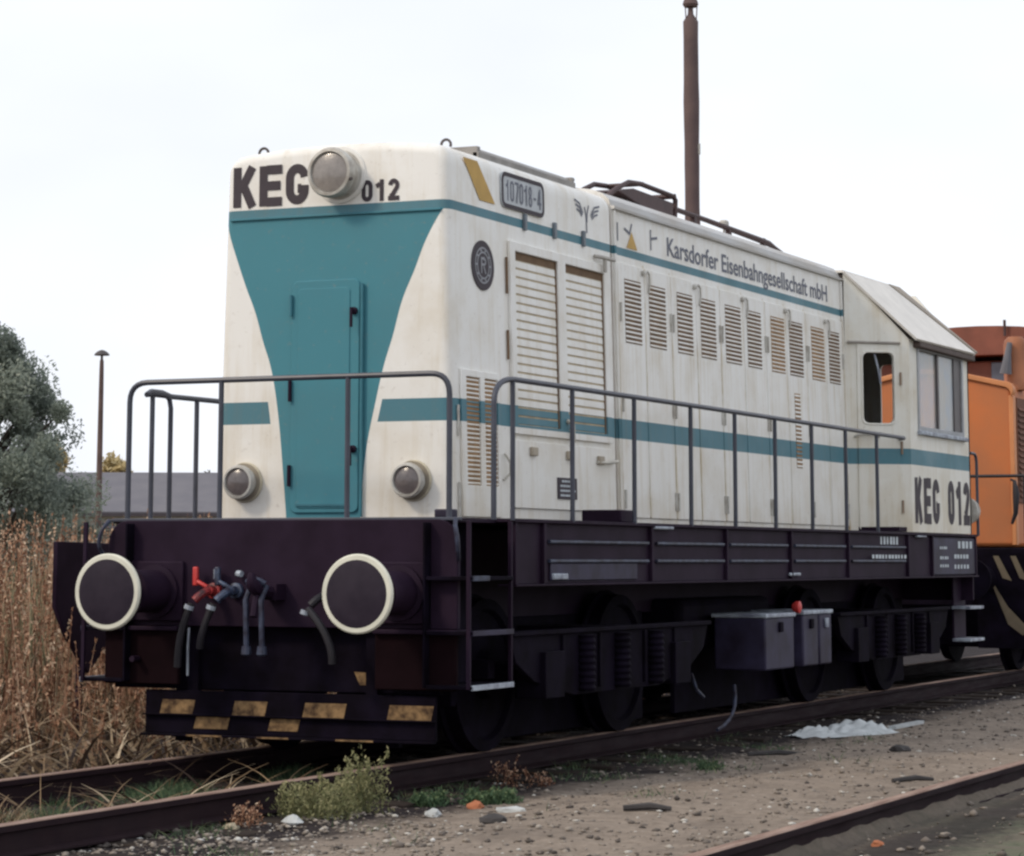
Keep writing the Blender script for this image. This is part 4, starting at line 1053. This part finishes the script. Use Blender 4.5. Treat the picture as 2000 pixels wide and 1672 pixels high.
# yard lamp
LP = thing('yard_lamp', 'thin brown yard lamp with a mushroom shade beside the tree', 'lamp post', (-24.5, 36.2, 0))
MB().lathe((0, 0, 0), (0, 0, 1), [(-.3, .085), (1.5, .075), (5.0, .055), (5.45, .05), (5.62, .045), (5.65, .03), (5.75, .028)], 16).build('post', CONC, LP)
MB().lathe((0, 0, 5.74), (0, 0, 1), [(0, .03), (.0, .165), (.012, .175), (.05, .15), (.09, .10), (.115, .05), (.125, .01)], 24).build('lamp_shade', simple('shade_grey', (.07, .06, .06), .6), LP)

def leaf_cloud(centers, radii, n, size, squash=1.0, droop=0.0):
    """leaf quads spread through clumps; returns verts, faces, tint"""
    c = np.asarray(centers); k = rng.integers(0, len(c), n); rad = np.asarray(radii)[k]
    d = rng.normal(size=(n, 3)); d /= np.linalg.norm(d, axis=1)[:, None]
    p = c[k] + d * (rad * rng.random(n) ** .45)[:, None] * np.array([1, 1, squash])
    a = rng.normal(size=(n, 3)); a[:, 2] -= droop; a /= np.linalg.norm(a, axis=1)[:, None]
    b = np.cross(a, rng.normal(size=(n, 3))); b /= np.linalg.norm(b, axis=1)[:, None] + 1e-9
    s = size * rng.uniform(.6, 1.4, n)[:, None]
    V = np.stack([p - a * s, p + b * s * .38, p + a * s, p - b * s * .38], 1).reshape(-1, 3)
    F = np.arange(4 * n).reshape(-1, 4)
    clump = rng.random(len(c))
    t = np.clip(.55 * clump[k] + .45 * rng.random(n), 0, 1)
    return V, F, np.repeat(t, 4)
def tree(name, label, base, h, rx, nl, size, mat, trunk_h, group=None, seed=1, droop=.3, low=.15, nc=46, cr=(.16, .36)):
    root = thing(name, label, 'tree', base, group)
    rr_ = random.Random(seed); cs = []; rs = []
    mb = MB(); top = h * .8
    mb.tube([(0, 0, -.2), (.05, .02, trunk_h * .5), (-.04, .05, trunk_h), (.03, 0, top)], [h * .030, h * .024, h * .018, h * .006], 8)
    for i in range(nc):
        f = rr_.random() ** .8; z = h * (low + (1 - low) * f) * .93
        env = rx * (math.sin(math.pi * min(1, (.12 + .88 * f)) ** .75) ** .7 if f < .98 else .2)
        q = rr_.uniform(0, 2 * math.pi); rad = env * math.sqrt(rr_.uniform(.1, 1.0))
        c_ = (rad * math.cos(q), rad * math.sin(q), z); cs.append(c_); rs.append(rx * rr_.uniform(*cr))
        z0 = max(trunk_h * .4, z - rad * .9 - .2)
        if i % 2 == 0: mb.tube([(0, 0, min(z0, top)), (c_[0] * .55, c_[1] * .55, (z0 + z) / 2 + .1), c_], [h * .009, h * .006, h * .002], 5)
    mb.build('trunk', BARK, root)
    V, F, t = leaf_cloud(cs, rs, nl, size, 1.05, droop)
    np_mesh('crown', V, F, mat, root, t)
    return root
tree('willow_tree', 'dark green willow like tree at the left edge of the yard', (-17.95, 22.6, -.15), 5.35, 1.95, 80000, .042, TREEM, 1.6, seed=5, low=.05, nc=170, cr=(.10, .26))
tree('autumn_tree', 'small yellow tree above the roof just right of the yard lamp', (-51.3, 79.2, -.2), 5.9, 1.3, 2600, .17, YTREEM, 2, 'autumn trees behind the low building', 3)
tree('autumn_tree', 'yellow brown tree between the dark willow and the yard lamp', (-54.0, 78.3, -.2), 6.3, 1.6, 3000, .18, YTREEM, 2, 'autumn trees behind the low building', 4)
tree('bare_tree', 'tiny grey green tree above the roof beside the white nose', (-47.8, 80.8, -.2), 5.3, .5, 350, .13, tint_mat('grey_leaf', [(0, (.09, .10, .08)), (1, (.20, .20, .15))]), 3, None, 8, low=.6)

# long low building with a grey roof
BL = thing('storage_building', 'long low building with grey roof behind the weeds', 'building', (-40, 62.4, 0))
ax = Vector((.909, .417, 0)); ay = Vector((-.417, .909, 0))
def bl(a, b, z): return tuple(ax * a + ay * b + Vector((0, 0, z)))
def bbox(a0, a1, b0, b1, z0, z1):
    return MB().add([bl(a0, b0, z0), bl(a1, b0, z0), bl(a1, b1, z0), bl(a0, b1, z0), bl(a0, b0, z1), bl(a1, b0, z1), bl(a1, b1, z1), bl(a0, b1, z1)],
                    [(0, 3, 2, 1), (4, 5, 6, 7), (0, 1, 5, 4), (1, 2, 6, 5), (2, 3, 7, 6), (3, 0, 4, 7)])
bbox(-5, 22, .4, 8.6, -.3, 2.75).build('wall', WALLW, BL)
ROOFG = simple('bitumen_roof', (.125, .122, .142), .85, .12, 1.2, c2=(.150, .145, .162))
MB().add([bl(-5.4, 0, 2.78), bl(22.4, 0, 2.78), bl(22.4, 4.5, 4.22), bl(-5.0, 4.5, 4.22), bl(-5.4, 9, 2.78), bl(22.4, 9, 2.78), bl(-5.4, 0, 2.66), bl(22.4, 0, 2.66), bl(22.4, 9, 2.66), bl(-5.4, 9, 2.66)],
         [(0, 1, 2, 3), (3, 2, 5, 4), (0, 6, 7, 1), (4, 5, 8, 9), (0, 3, 4, 9, 6), (1, 7, 8, 5, 2), (6, 9, 8, 7)]).build('roof', ROOFG, BL, smooth=0)
o = bbox(-5.4, 22.4, -.12, -.002, 2.62, 2.74).build('gutter', simple('gutter_dark', (.05, .04, .05), .6), BL)
for a in (-3.4, -1.0, 1.3, 3.5): bbox(a, a + 1.1, .36, .399, 1.5, 2.4).build('window', DARKO, BL)

# second pipe line in front of the building (two dark horizontal lines under the eave)
PL = thing('pipe_run', 'dark pipe carried on posts in front of the grey roofed building', 'pipeline', (-38.5, 58, 0))
a0 = Vector((-41.2 + 38.5, 58.3 - 58, 0)); a1 = Vector((-28 + 38.5, 66.0 - 58, 0))
MB().tube([a0 + Vector((0, 0, 2.22)), a1 + Vector((0, 0, 2.1))], .07, 8).build('pipe', simple('pipe_dark', (.06, .05, .06), .6), PL)
for f in (.02, .2, .4, .6, .8, .98):
    p = a0.lerp(a1, f); MB().tube([p + Vector((0, 0, -.2)), p + Vector((0, 0, 2.2))], .05, 6).build('post', CONC, PL)

# dark metal board in the weeds
CB = thing('metal_board', 'dark metal board standing upright in the weeds left of the buffers', 'board', (-2.95, 2.3, -.15))
MB().prism([(-.36, 1.53), (.36, 1.52), (.36, .75), (.10, .55), (-.22, .85), (-.36, 1.05)], lambda y, z, d: (d, y, z), -.02, .02).build('plate', FRAME, CB, bevel=.006)
MB().tube([(-.03, .05, -.2), (-.03, .05, 1.3)], .028, 8).build('post', FRAME, CB)

# ------------------------------------------------------------------ vegetation
def blades(P, h, w, lean, seg=3, curl=.4, flop=None):
    """tapered bent blades; P (n,3) bases, h heights, w widths"""
    n = len(P); q = rng.uniform(0, 2 * np.pi, n); d = np.stack([np.cos(q), np.sin(q), np.zeros(n)], 1)
    ca = rng.uniform(0, np.pi, n); sd_ = np.stack([np.cos(ca), np.sin(ca), np.zeros(n)], 1)
    V = np.zeros((n, (seg + 1) * 2, 3))
    for i in range(seg + 1):
        t = i / seg; off = (lean * t + curl * lean * t * t)[:, None] * d * h[:, None]
        z = h * (t - .35 * np.minimum(lean, 1.2) * t * t)
        c = P + off; c[:, 2] += z
        ww = (w * (1 - .85 * t))[:, None] * sd_ * .5
        V[:, 2 * i] = c - ww; V[:, 2 * i + 1] = c + ww
    F = []
    b = (np.arange(n) * (seg + 1) * 2)[:, None]
    for i in range(seg): F.append(b + np.array([[2 * i, 2 * i + 1, 2 * i + 3, 2 * i + 2]]))
    return V.reshape(-1, 3), np.concatenate(F, 0), (seg + 1) * 2
def scatter(n, x0, x1, y0, y1, f=None):
    x = rng.uniform(x0, x1, n); y = rng.uniform(y0, y1, n)
    if f is not None: k = f(x, y); x, y = x[k], y[k]
    return np.stack([x, y, gz(x, y) - .01], 1)
def patchy(x, y, s, th):
    v = np.sin(x * s + 1.3 * np.sin(y * s * .7)) * np.sin(y * s * 1.1 + 1.7 * np.sin(x * s * .6 + 1)) + .5 * np.sin(x * s * 2.7 + y * s * 1.9)
    return v + rng.normal(0, .35, len(x)) > th
def grass(name, label, P, h, w, lean, mat, tint=None, seg=3, curl=.5, cat=None, kind='stuff'):
    V, F, k = blades(P, h, w, lean, seg, curl)
    t = np.repeat(rng.random(len(P)) if tint is None else tint, k)
    return tag(np_mesh(name, V, F, mat, None, t), label, cat, None, kind)

# rusty seed stalks (sorrel and reeds) left of the track
def tallness(x, y): return np.clip((-x - 1.45) / 2.6, 0, 1)
P = scatter(7000, -9.5, -1.75, -3.0, 13, lambda x, y: (rng.random(len(x)) < .22 + .78 * tallness(x, y)) & patchy(x, y, 2.6, -.75))
tl = tallness(P[:, 0], P[:, 1]); n = len(P)
h = (.30 + 1.28 * tl) * rng.uniform(.42, 1.2, n); lean = rng.uniform(.0, .16, n) + .35 * (1 - tl) * rng.random(n)
V1, F1, k1 = blades(P, h, np.full(n, .013), lean, 3)
t1 = np.repeat(rng.uniform(.1, .9, n), k1)
# seed clusters along the upper part of every stalk
m = 20; idx = np.repeat(np.arange(n), m); tt = rng.uniform(.5, 1.0, n * m)
Vb = V1.reshape(n, k1, 3); cen = (Vb[:, ::2] + Vb[:, 1::2]) / 2
f3 = tt * 3; i0 = np.minimum(f3.astype(int), 2); fr_ = (f3 - i0)[:, None]
pc = cen[idx, i0] * (1 - fr_) + cen[idx, i0 + 1] * fr_ + rng.normal(0, 1, (n * m, 3)) * (.017 * (1.2 - tt))[:, None]
a = rng.normal(size=(n * m, 3)); a[:, 2] += 1.2; a /= np.linalg.norm(a, axis=1)[:, None]; b = np.cross(a, rng.normal(size=(n * m, 3))); b /= np.linalg.norm(b, axis=1)[:, None]
sz = rng.uniform(.010, .026, n * m)[:, None]
V2 = np.stack([pc - a * sz, pc + b * sz * .45, pc + a * sz, pc - b * sz * .45], 1).reshape(-1, 3); F2 = np.arange(4 * n * m).reshape(-1, 4)
t2 = np.repeat(np.clip(np.repeat(.16 + rng.random(n) * .62, m) + .55 * (tt - .5) + rng.normal(0, .12, n * m), 0, 1), 4)
tag(np_mesh('seeding_weeds', np.concatenate([V1, V2]), np.concatenate([F1, F2 + len(V1)]), SORRM, None, np.concatenate([t1, t2])), 'tall rust brown seeding weeds left of the track', None, None, 'stuff')
# straw and broad drooping dry leaves
P = scatter(8000, -9.5, -1.25, -4.5, 13, lambda x, y: rng.random(len(x)) < .25 + .75 * tallness(x, y)); tl = tallness(P[:, 0], P[:, 1]); n = len(P)
grass('dry_grass', 'dry straw coloured grass beside the far rail', P, (.22 + .75 * tl) * rng.uniform(.5, 1.15, n), rng.uniform(.008, .02, n), rng.uniform(.1, .9, n), DRYM, rng.random(n) ** 1.6)
P = np.concatenate([scatter(2000, -5.0, -1.05, -4.5, 6), scatter(420, -1.35, -.90, -4.8, 1.5), scatter(160, -.6, .5, -4.8, 0)]); n = len(P)
grass('drooping_leaves', 'broad withered leaves hanging over the far rail', P, rng.uniform(.16, .6, n) * np.where(P[:, 0] > -1.36, .5, 1), rng.uniform(.025, .055, n) * np.where(P[:, 0] > -1.36, .55, 1), rng.uniform(.5, 1.3, n), DRYM, rng.random(n) ** 1.3, seg=4, curl=.9)
# pale meadow further back
P = scatter(14000, -30, -6, 12, 48); n = len(P)
grass('meadow_grass', 'pale dry meadow grass between the weeds and the building', P, rng.uniform(.35, 1.05, n), rng.uniform(.02, .05, n), rng.uniform(.05, .5, n), PALEM)
P = scatter(6000, -34, -14, 16, 52, lambda x, y: patchy(x, y, .5, .2)); n = len(P)
grass('bushy_grass', 'greener clumps of tall grass in the meadow', P, rng.uniform(.5, 1.5, n), rng.uniform(.02, .05, n), rng.uniform(.05, .6, n), GREENM)
P = scatter(2600, -9.0, -3.6, 3.5, 13, lambda x, y: patchy(x, y, .9, .1)); n = len(P)
grass('green_weeds', 'tall grey green weeds mixed into the rust brown stalks', P, rng.uniform(.9, 1.62, n), rng.uniform(.014, .03, n), rng.uniform(.03, .3, n), PALEM, np.clip(rng.random(n) * .9, 0, 1))
# green grass between the rails and along the foot of the near rail
P = scatter(26000, -.68, .68, -5.5, 1.5, lambda x, y: patchy(x, y, 2.3, .25)); n = len(P)
grass('track_grass', 'short green grass growing between the rails', P, rng.uniform(.03, .11, n), rng.uniform(.004, .009, n), rng.uniform(.2, .9, n), GREENM, rng.random(n))
P = scatter(2600, -.6, .2, -4.8, -1.8); n = len(P)
grass('track_straw', 'tuft of dry straw between the rails', P, rng.uniform(.12, .32, n) * np.exp(-((P[:, 0] + .25) ** 2 + (P[:, 1] + 3.3) ** 2 * .6) * 2.5), rng.uniform(.005, .01, n), rng.uniform(.2, .8, n), DRYM)
P = scatter(26000, .85, 3.0, -3.5, 8.0, lambda x, y: patchy(x, y, 2.0, .55 + .55 * (x - .9))); n = len(P)
grass('verge_grass', 'sparse green growth along the near rail', P, rng.uniform(.02, .085, n), rng.uniform(.004, .010, n), rng.uniform(.2, 1.0, n), GREENM, rng.random(n))
P = scatter(9000, 5.0, 7.5, -2.5, 5.0, lambda x, y: patchy(x, y, 1.7, .5)); n = len(P)
grass('moss_grass', 'low green growth right of the second track rail', P, rng.uniform(.01, .05, n), rng.uniform(.005, .012, n), rng.uniform(.3, 1.0, n), GREENM, rng.random(n))

def bush(name, label, c, r, h, n, mat, wid=.010, stems=24, cat='weed'):
    root = thing(name, label, cat, (c[0], c[1], float(gz(c[0], c[1]))), 'small weeds along the near rail')
    q = rng.uniform(0, 2 * np.pi, stems); rad = r * np.sqrt(rng.random(stems)) * .7
    P = np.stack([rad * np.cos(q), rad * np.sin(q), np.full(stems, -.01)], 1)
    hh = h * rng.uniform(.45, 1.0, stems) * (1 - .35 * rad / r)
    V, F, k = blades(P, hh, np.full(stems, .006), rng.uniform(.05, .35, stems), 3)
    np_mesh('stem', V, F, mat, root, np.repeat(rng.random(stems) * .6, k))
    cen = V.reshape(stems, k, 3)[:, ::2]
    i = rng.integers(0, stems, n); tt = rng.random(n) ** .8 * 2.999; i0 = tt.astype(int); f = (tt - i0)[:, None]
    pc = cen[i, i0] * (1 - f) + cen[i, i0 + 1] * f + rng.normal(0, 1, (n, 3)) * np.array([.035, .035, .02]) * (1.25 - tt / 3)[:, None]
    pc[:, 2] = np.abs(pc[:, 2])
    a = rng.normal(size=(n, 3)); a[:, 2] = np.abs(a[:, 2]) + .3; a /= np.linalg.norm(a, axis=1)[:, None]; b = np.cross(a, rng.normal(size=(n, 3))); b /= np.linalg.norm(b, axis=1)[:, None]
    s = rng.uniform(.6, 1.5, n)[:, None] * wid
    V = np.stack([pc - a * s, pc + b * s * .4, pc + a * s, pc - b * s * .4], 1).reshape(-1, 3)
    np_mesh('leaves', V, np.arange(4 * n).reshape(-1, 4), mat, root, np.repeat(np.clip(rng.random(n) * .7 + .3 * tt / 3, 0, 1), 4))
    return root
bush('weed_clump', 'bushy yellow green weed clump beside the near rail', (1.12, -1.55), .28, .30, 2900, WEEDM, .011, 50)
bush('weed_clump', 'upright feathery weed just right of the bushy clump', (1.22, -1.2), .18, .45, 1700, WEEDM, .011, 24)
bush('weed_clump', 'low bright green plant behind the small orange stone', (1.62, -.30), .20, .13, 1800, GREENM, .014, 30)
bush('weed_clump', 'dark green leaves low against the near rail', (1.30, -.45), .16, .12, 900, GREENM, .013, 20)
bush('weed_clump', 'thin reddish stalk plant near the middle of the shadow', (1.15, .95), .10, .30, 260, SORRM, .010, 9)
bush('weed_clump', 'small reddish stalks right of the thin stalk plant', (1.35, 1.05), .10, .17, 200, SORRM, .010, 7)
bush('weed_clump', 'dry sprig in the dark gravel left of the weed clump', (1.02, -2.1), .15, .18, 400, SORRM, .010, 12)
bush('weed_clump', 'green plant on the sleepers in front of the wheels', (.15, .2), .14, .10, 500, GREENM, .012, 14)
bush('weed_clump', 'low green sprout on the gravel near the middle', (1.95, 2.6), .14, .08, 500, GREENM, .012, 14)

# ------------------------------------------------------------------ stones and litter
def stones(n, xy, smin, smax, tint):
    base = np.array([(1, 0, 0), (-1, 0, 0), (0, 1, 0), (0, -1, 0), (0, 0, 1), (0, 0, -1), (.6, .6, .55), (-.6, .6, .55), (.6, -.6, .55), (-.6, -.6, .55)], float)
    F0 = np.array([(4, 6, 7), (4, 7, 9), (4, 9, 8), (4, 8, 6), (6, 0, 2), (6, 2, 7), (7, 2, 1), (7, 1, 9), (9, 1, 3), (9, 3, 8), (8, 3, 0), (8, 0, 6), (0, 5, 2), (2, 5, 1), (1, 5, 3), (3, 5, 0)])
    s = smin * (smax / smin) ** (rng.random(n) ** 2.2)
    v = base[None] * rng.uniform(.7, 1.25, (n, 10, 3)) * (s[:, None, None] * np.stack([rng.uniform(.8, 1.5, n), rng.uniform(.7, 1.2, n), rng.uniform(.4, .8, n)], 1)[:, None])
    q = rng.uniform(0, 6.28, n); c, sn = np.cos(q)[:, None], np.sin(q)[:, None]
    v = np.stack([v[..., 0] * c - v[..., 1] * sn, v[..., 0] * sn + v[..., 1] * c, v[..., 2]], -1)
    v += np.stack([xy[:, 0], xy[:, 1], gz(xy[:, 0], xy[:, 1]) + s * .15], 1)[:, None]
    F = (np.arange(n)[:, None, None] * 10 + F0[None]).reshape(-1, 3)
    return v.reshape(-1, 3), F, np.repeat(tint, 10)
n = 9000; xy = np.stack([rng.uniform(.85, 4.15, n), -4.5 + 22 * rng.random(n) ** 1.6], 1)
V, F, t = stones(n, xy, .004, .024, np.clip(rng.normal(.5, .26, n), 0, .95))
tag(np_mesh('gravel', V, F, STONEM, None, t), 'loose gravel stones strewn between the two tracks', None, None, 'stuff')
n = 1500; xy = np.stack([rng.uniform(.85, 2.6, n), rng.uniform(-4.0, -1.2, n)], 1); xy = xy[(xy[:, 0] - .9) * .9 < (-1.2 - xy[:, 1]) * 1.2 + .3]; n = len(xy)
V, F, t = stones(n, xy, .006, .026, np.clip(rng.normal(.62, .2, n), 0, 1))
tag(np_mesh('pebbles', V, F, STONEM, None, t), 'pale pebbles in the foreground beside the near rail', None, None, 'stuff')
n = 4000; xy = np.stack([rng.uniform(-1.2, .9, n), rng.uniform(-5, 14, n)], 1)
V, F, t = stones(n, xy, .008, .035, np.clip(rng.normal(.08, .10, n), 0, .5))
tag(np_mesh('ballast', V, F, STONEM, None, t), 'dark oily ballast between and beside the rails', None, None, 'stuff')
n = 1500; xy = np.stack([rng.uniform(4.25, 7.5, n), rng.uniform(-3, 8, n)], 1)
V, F, t = stones(n, xy, .008, .04, np.clip(rng.normal(.4, .25, n), 0, 1))
tag(np_mesh('track_stones', V, F, STONEM, None, t), 'dark and pale stones right of the second track rail', None, None, 'stuff')

def rock(name, label, cat, x, y, s, mat, flat=.6, lift=.3):
    bm = bmesh.new(); bmesh.ops.create_icosphere(bm, subdivisions=2, radius=1)
    rr_ = random.Random(int(x * 100 + y * 10) & 999)
    for v in bm.verts:
        k = 1 + rr_.uniform(-.22, .22); v.co = Vector((v.co.x * s[0] * k, v.co.y * s[1] * k, v.co.z * s[0] * flat * k))
    me = bpy.data.meshes.new(name); bm.to_mesh(me); bm.free(); me.materials.append(mat)
    o = bpy.data.objects.new(name, me); COL.objects.link(o); o.location = (x, y, float(gz(x, y)) + s[0] * flat * lift)
    return tag(o, label, cat, 'loose stones and lumps on the gravel')
BRICKM = simple('brick_orange', (.42, .15, .07), .85, .3, 12)
PALE = simple('pale_stone', (.50, .52, .52), .8, .3, 14)
DARKST = simple('dark_stone', (.05, .045, .045), .85, .3, 14)
rock('brick_piece', 'orange brick piece in front of the low bright green plant', 'brick', 1.66, -.62, (.055, .04), BRICKM)
rock('brick_piece', 'small orange brick bit at the foot of the second track rail', 'brick', 4.42, -1.85, (.032, .026), BRICKM)
rock('stone', 'pale bluish stone left of the bushy weed clump', 'stone', 1.14, -1.86, (.065, .05), PALE)
rock('stone', 'pale stone right of the bushy weed clump', 'stone', 1.62, -1.10, (.05, .04), PALE)
rock('stone', 'flat pale stone in front of the orange brick piece', 'stone', 1.95, -.75, (.10, .035), PALE, .25)
rock('stone', 'tan pointed stone beside the near rail at lower left', 'stone', .98, -2.25, (.045, .035), simple('tan_stone', (.40, .34, .24), .8))
rock('coal_lump', 'black lump lying on the gravel below the weeds', 'lump', 2.28, -1.72, (.085, .06), DARKST, .5)
rock('stone', 'dark stone on the gravel left of the second track rail', 'stone', 2.9, 3.9, (.07, .06), DARKST, .6)
# dark sticks on the gravel
def stick(label, x, y, ln, q, r):
    z = float(gz(x, y)); d = Vector((math.cos(q), math.sin(q), 0)) * ln / 2
    o = MB().tube([Vector((0, 0, .0)) - d, Vector((.01, .02, .012)), d], [r * .8, r, r * .6], 7).build('stick', DARKST); o.location = (x, y, z + r * .8)
    tag(o, label, 'stick', 'dark sticks lying on the gravel')
stick('dark stick lying on the gravel below the white rubbish', 1.95, 4.0, .42, .5, .02)
stick('short dark stick on the gravel in the lower middle', 2.95, -1.2, .26, .3, .02)
stick('dark stick near the top side of the second track rail', 3.75, 1.2, .3, .9, .018)
# crumpled white rubbish beside the near rail
RB = thing('rubbish_heap', 'crumpled white plastic sheet lying beside the near rail', 'rubbish', (1.62, 7.0, float(gz(1.62, 7.0))))
nx, ny = 44, 24; vs = []; fs = []
for j in range(ny):
    for i in range(nx):
        a = (i / (nx - 1) - .5); b = j / (ny - 1) - .5
        hh = .085 * math.exp(-((a - .02) / .16) ** 2 - (b / .3) ** 2) + .07 * math.exp(-((a + .36) / .1) ** 2 - (b / .3) ** 2)
        hh += (.030 * math.sin(a * 41 + b * 17) * math.sin(b * 23 - a * 19) + random.uniform(-.004, .004)) * min(1, hh / .04) + .012
        hh *= max(0, 1 - (abs(b) * 2) ** 4)
        w_ = .18 + .30 * math.exp(-(a / .25) ** 2)
        vs.append((b * w_ * 1.2 + .05 * math.sin(a * 14) + a * .5, a * 1.6, max(hh + .01, .0)))
for j in range(ny - 1):
    for i in range(nx - 1):
        q = j * nx + i; fs.append((q, q + 1, q + nx + 1, q + nx))
MB().add(vs, fs).build('plastic_sheet', PLASTIC, RB, smooth=70)
MB().box(-.03, .03, -.45, .45, .01, .035).build('batten', PLASTIC, RB).location = (.22, .85, .02)
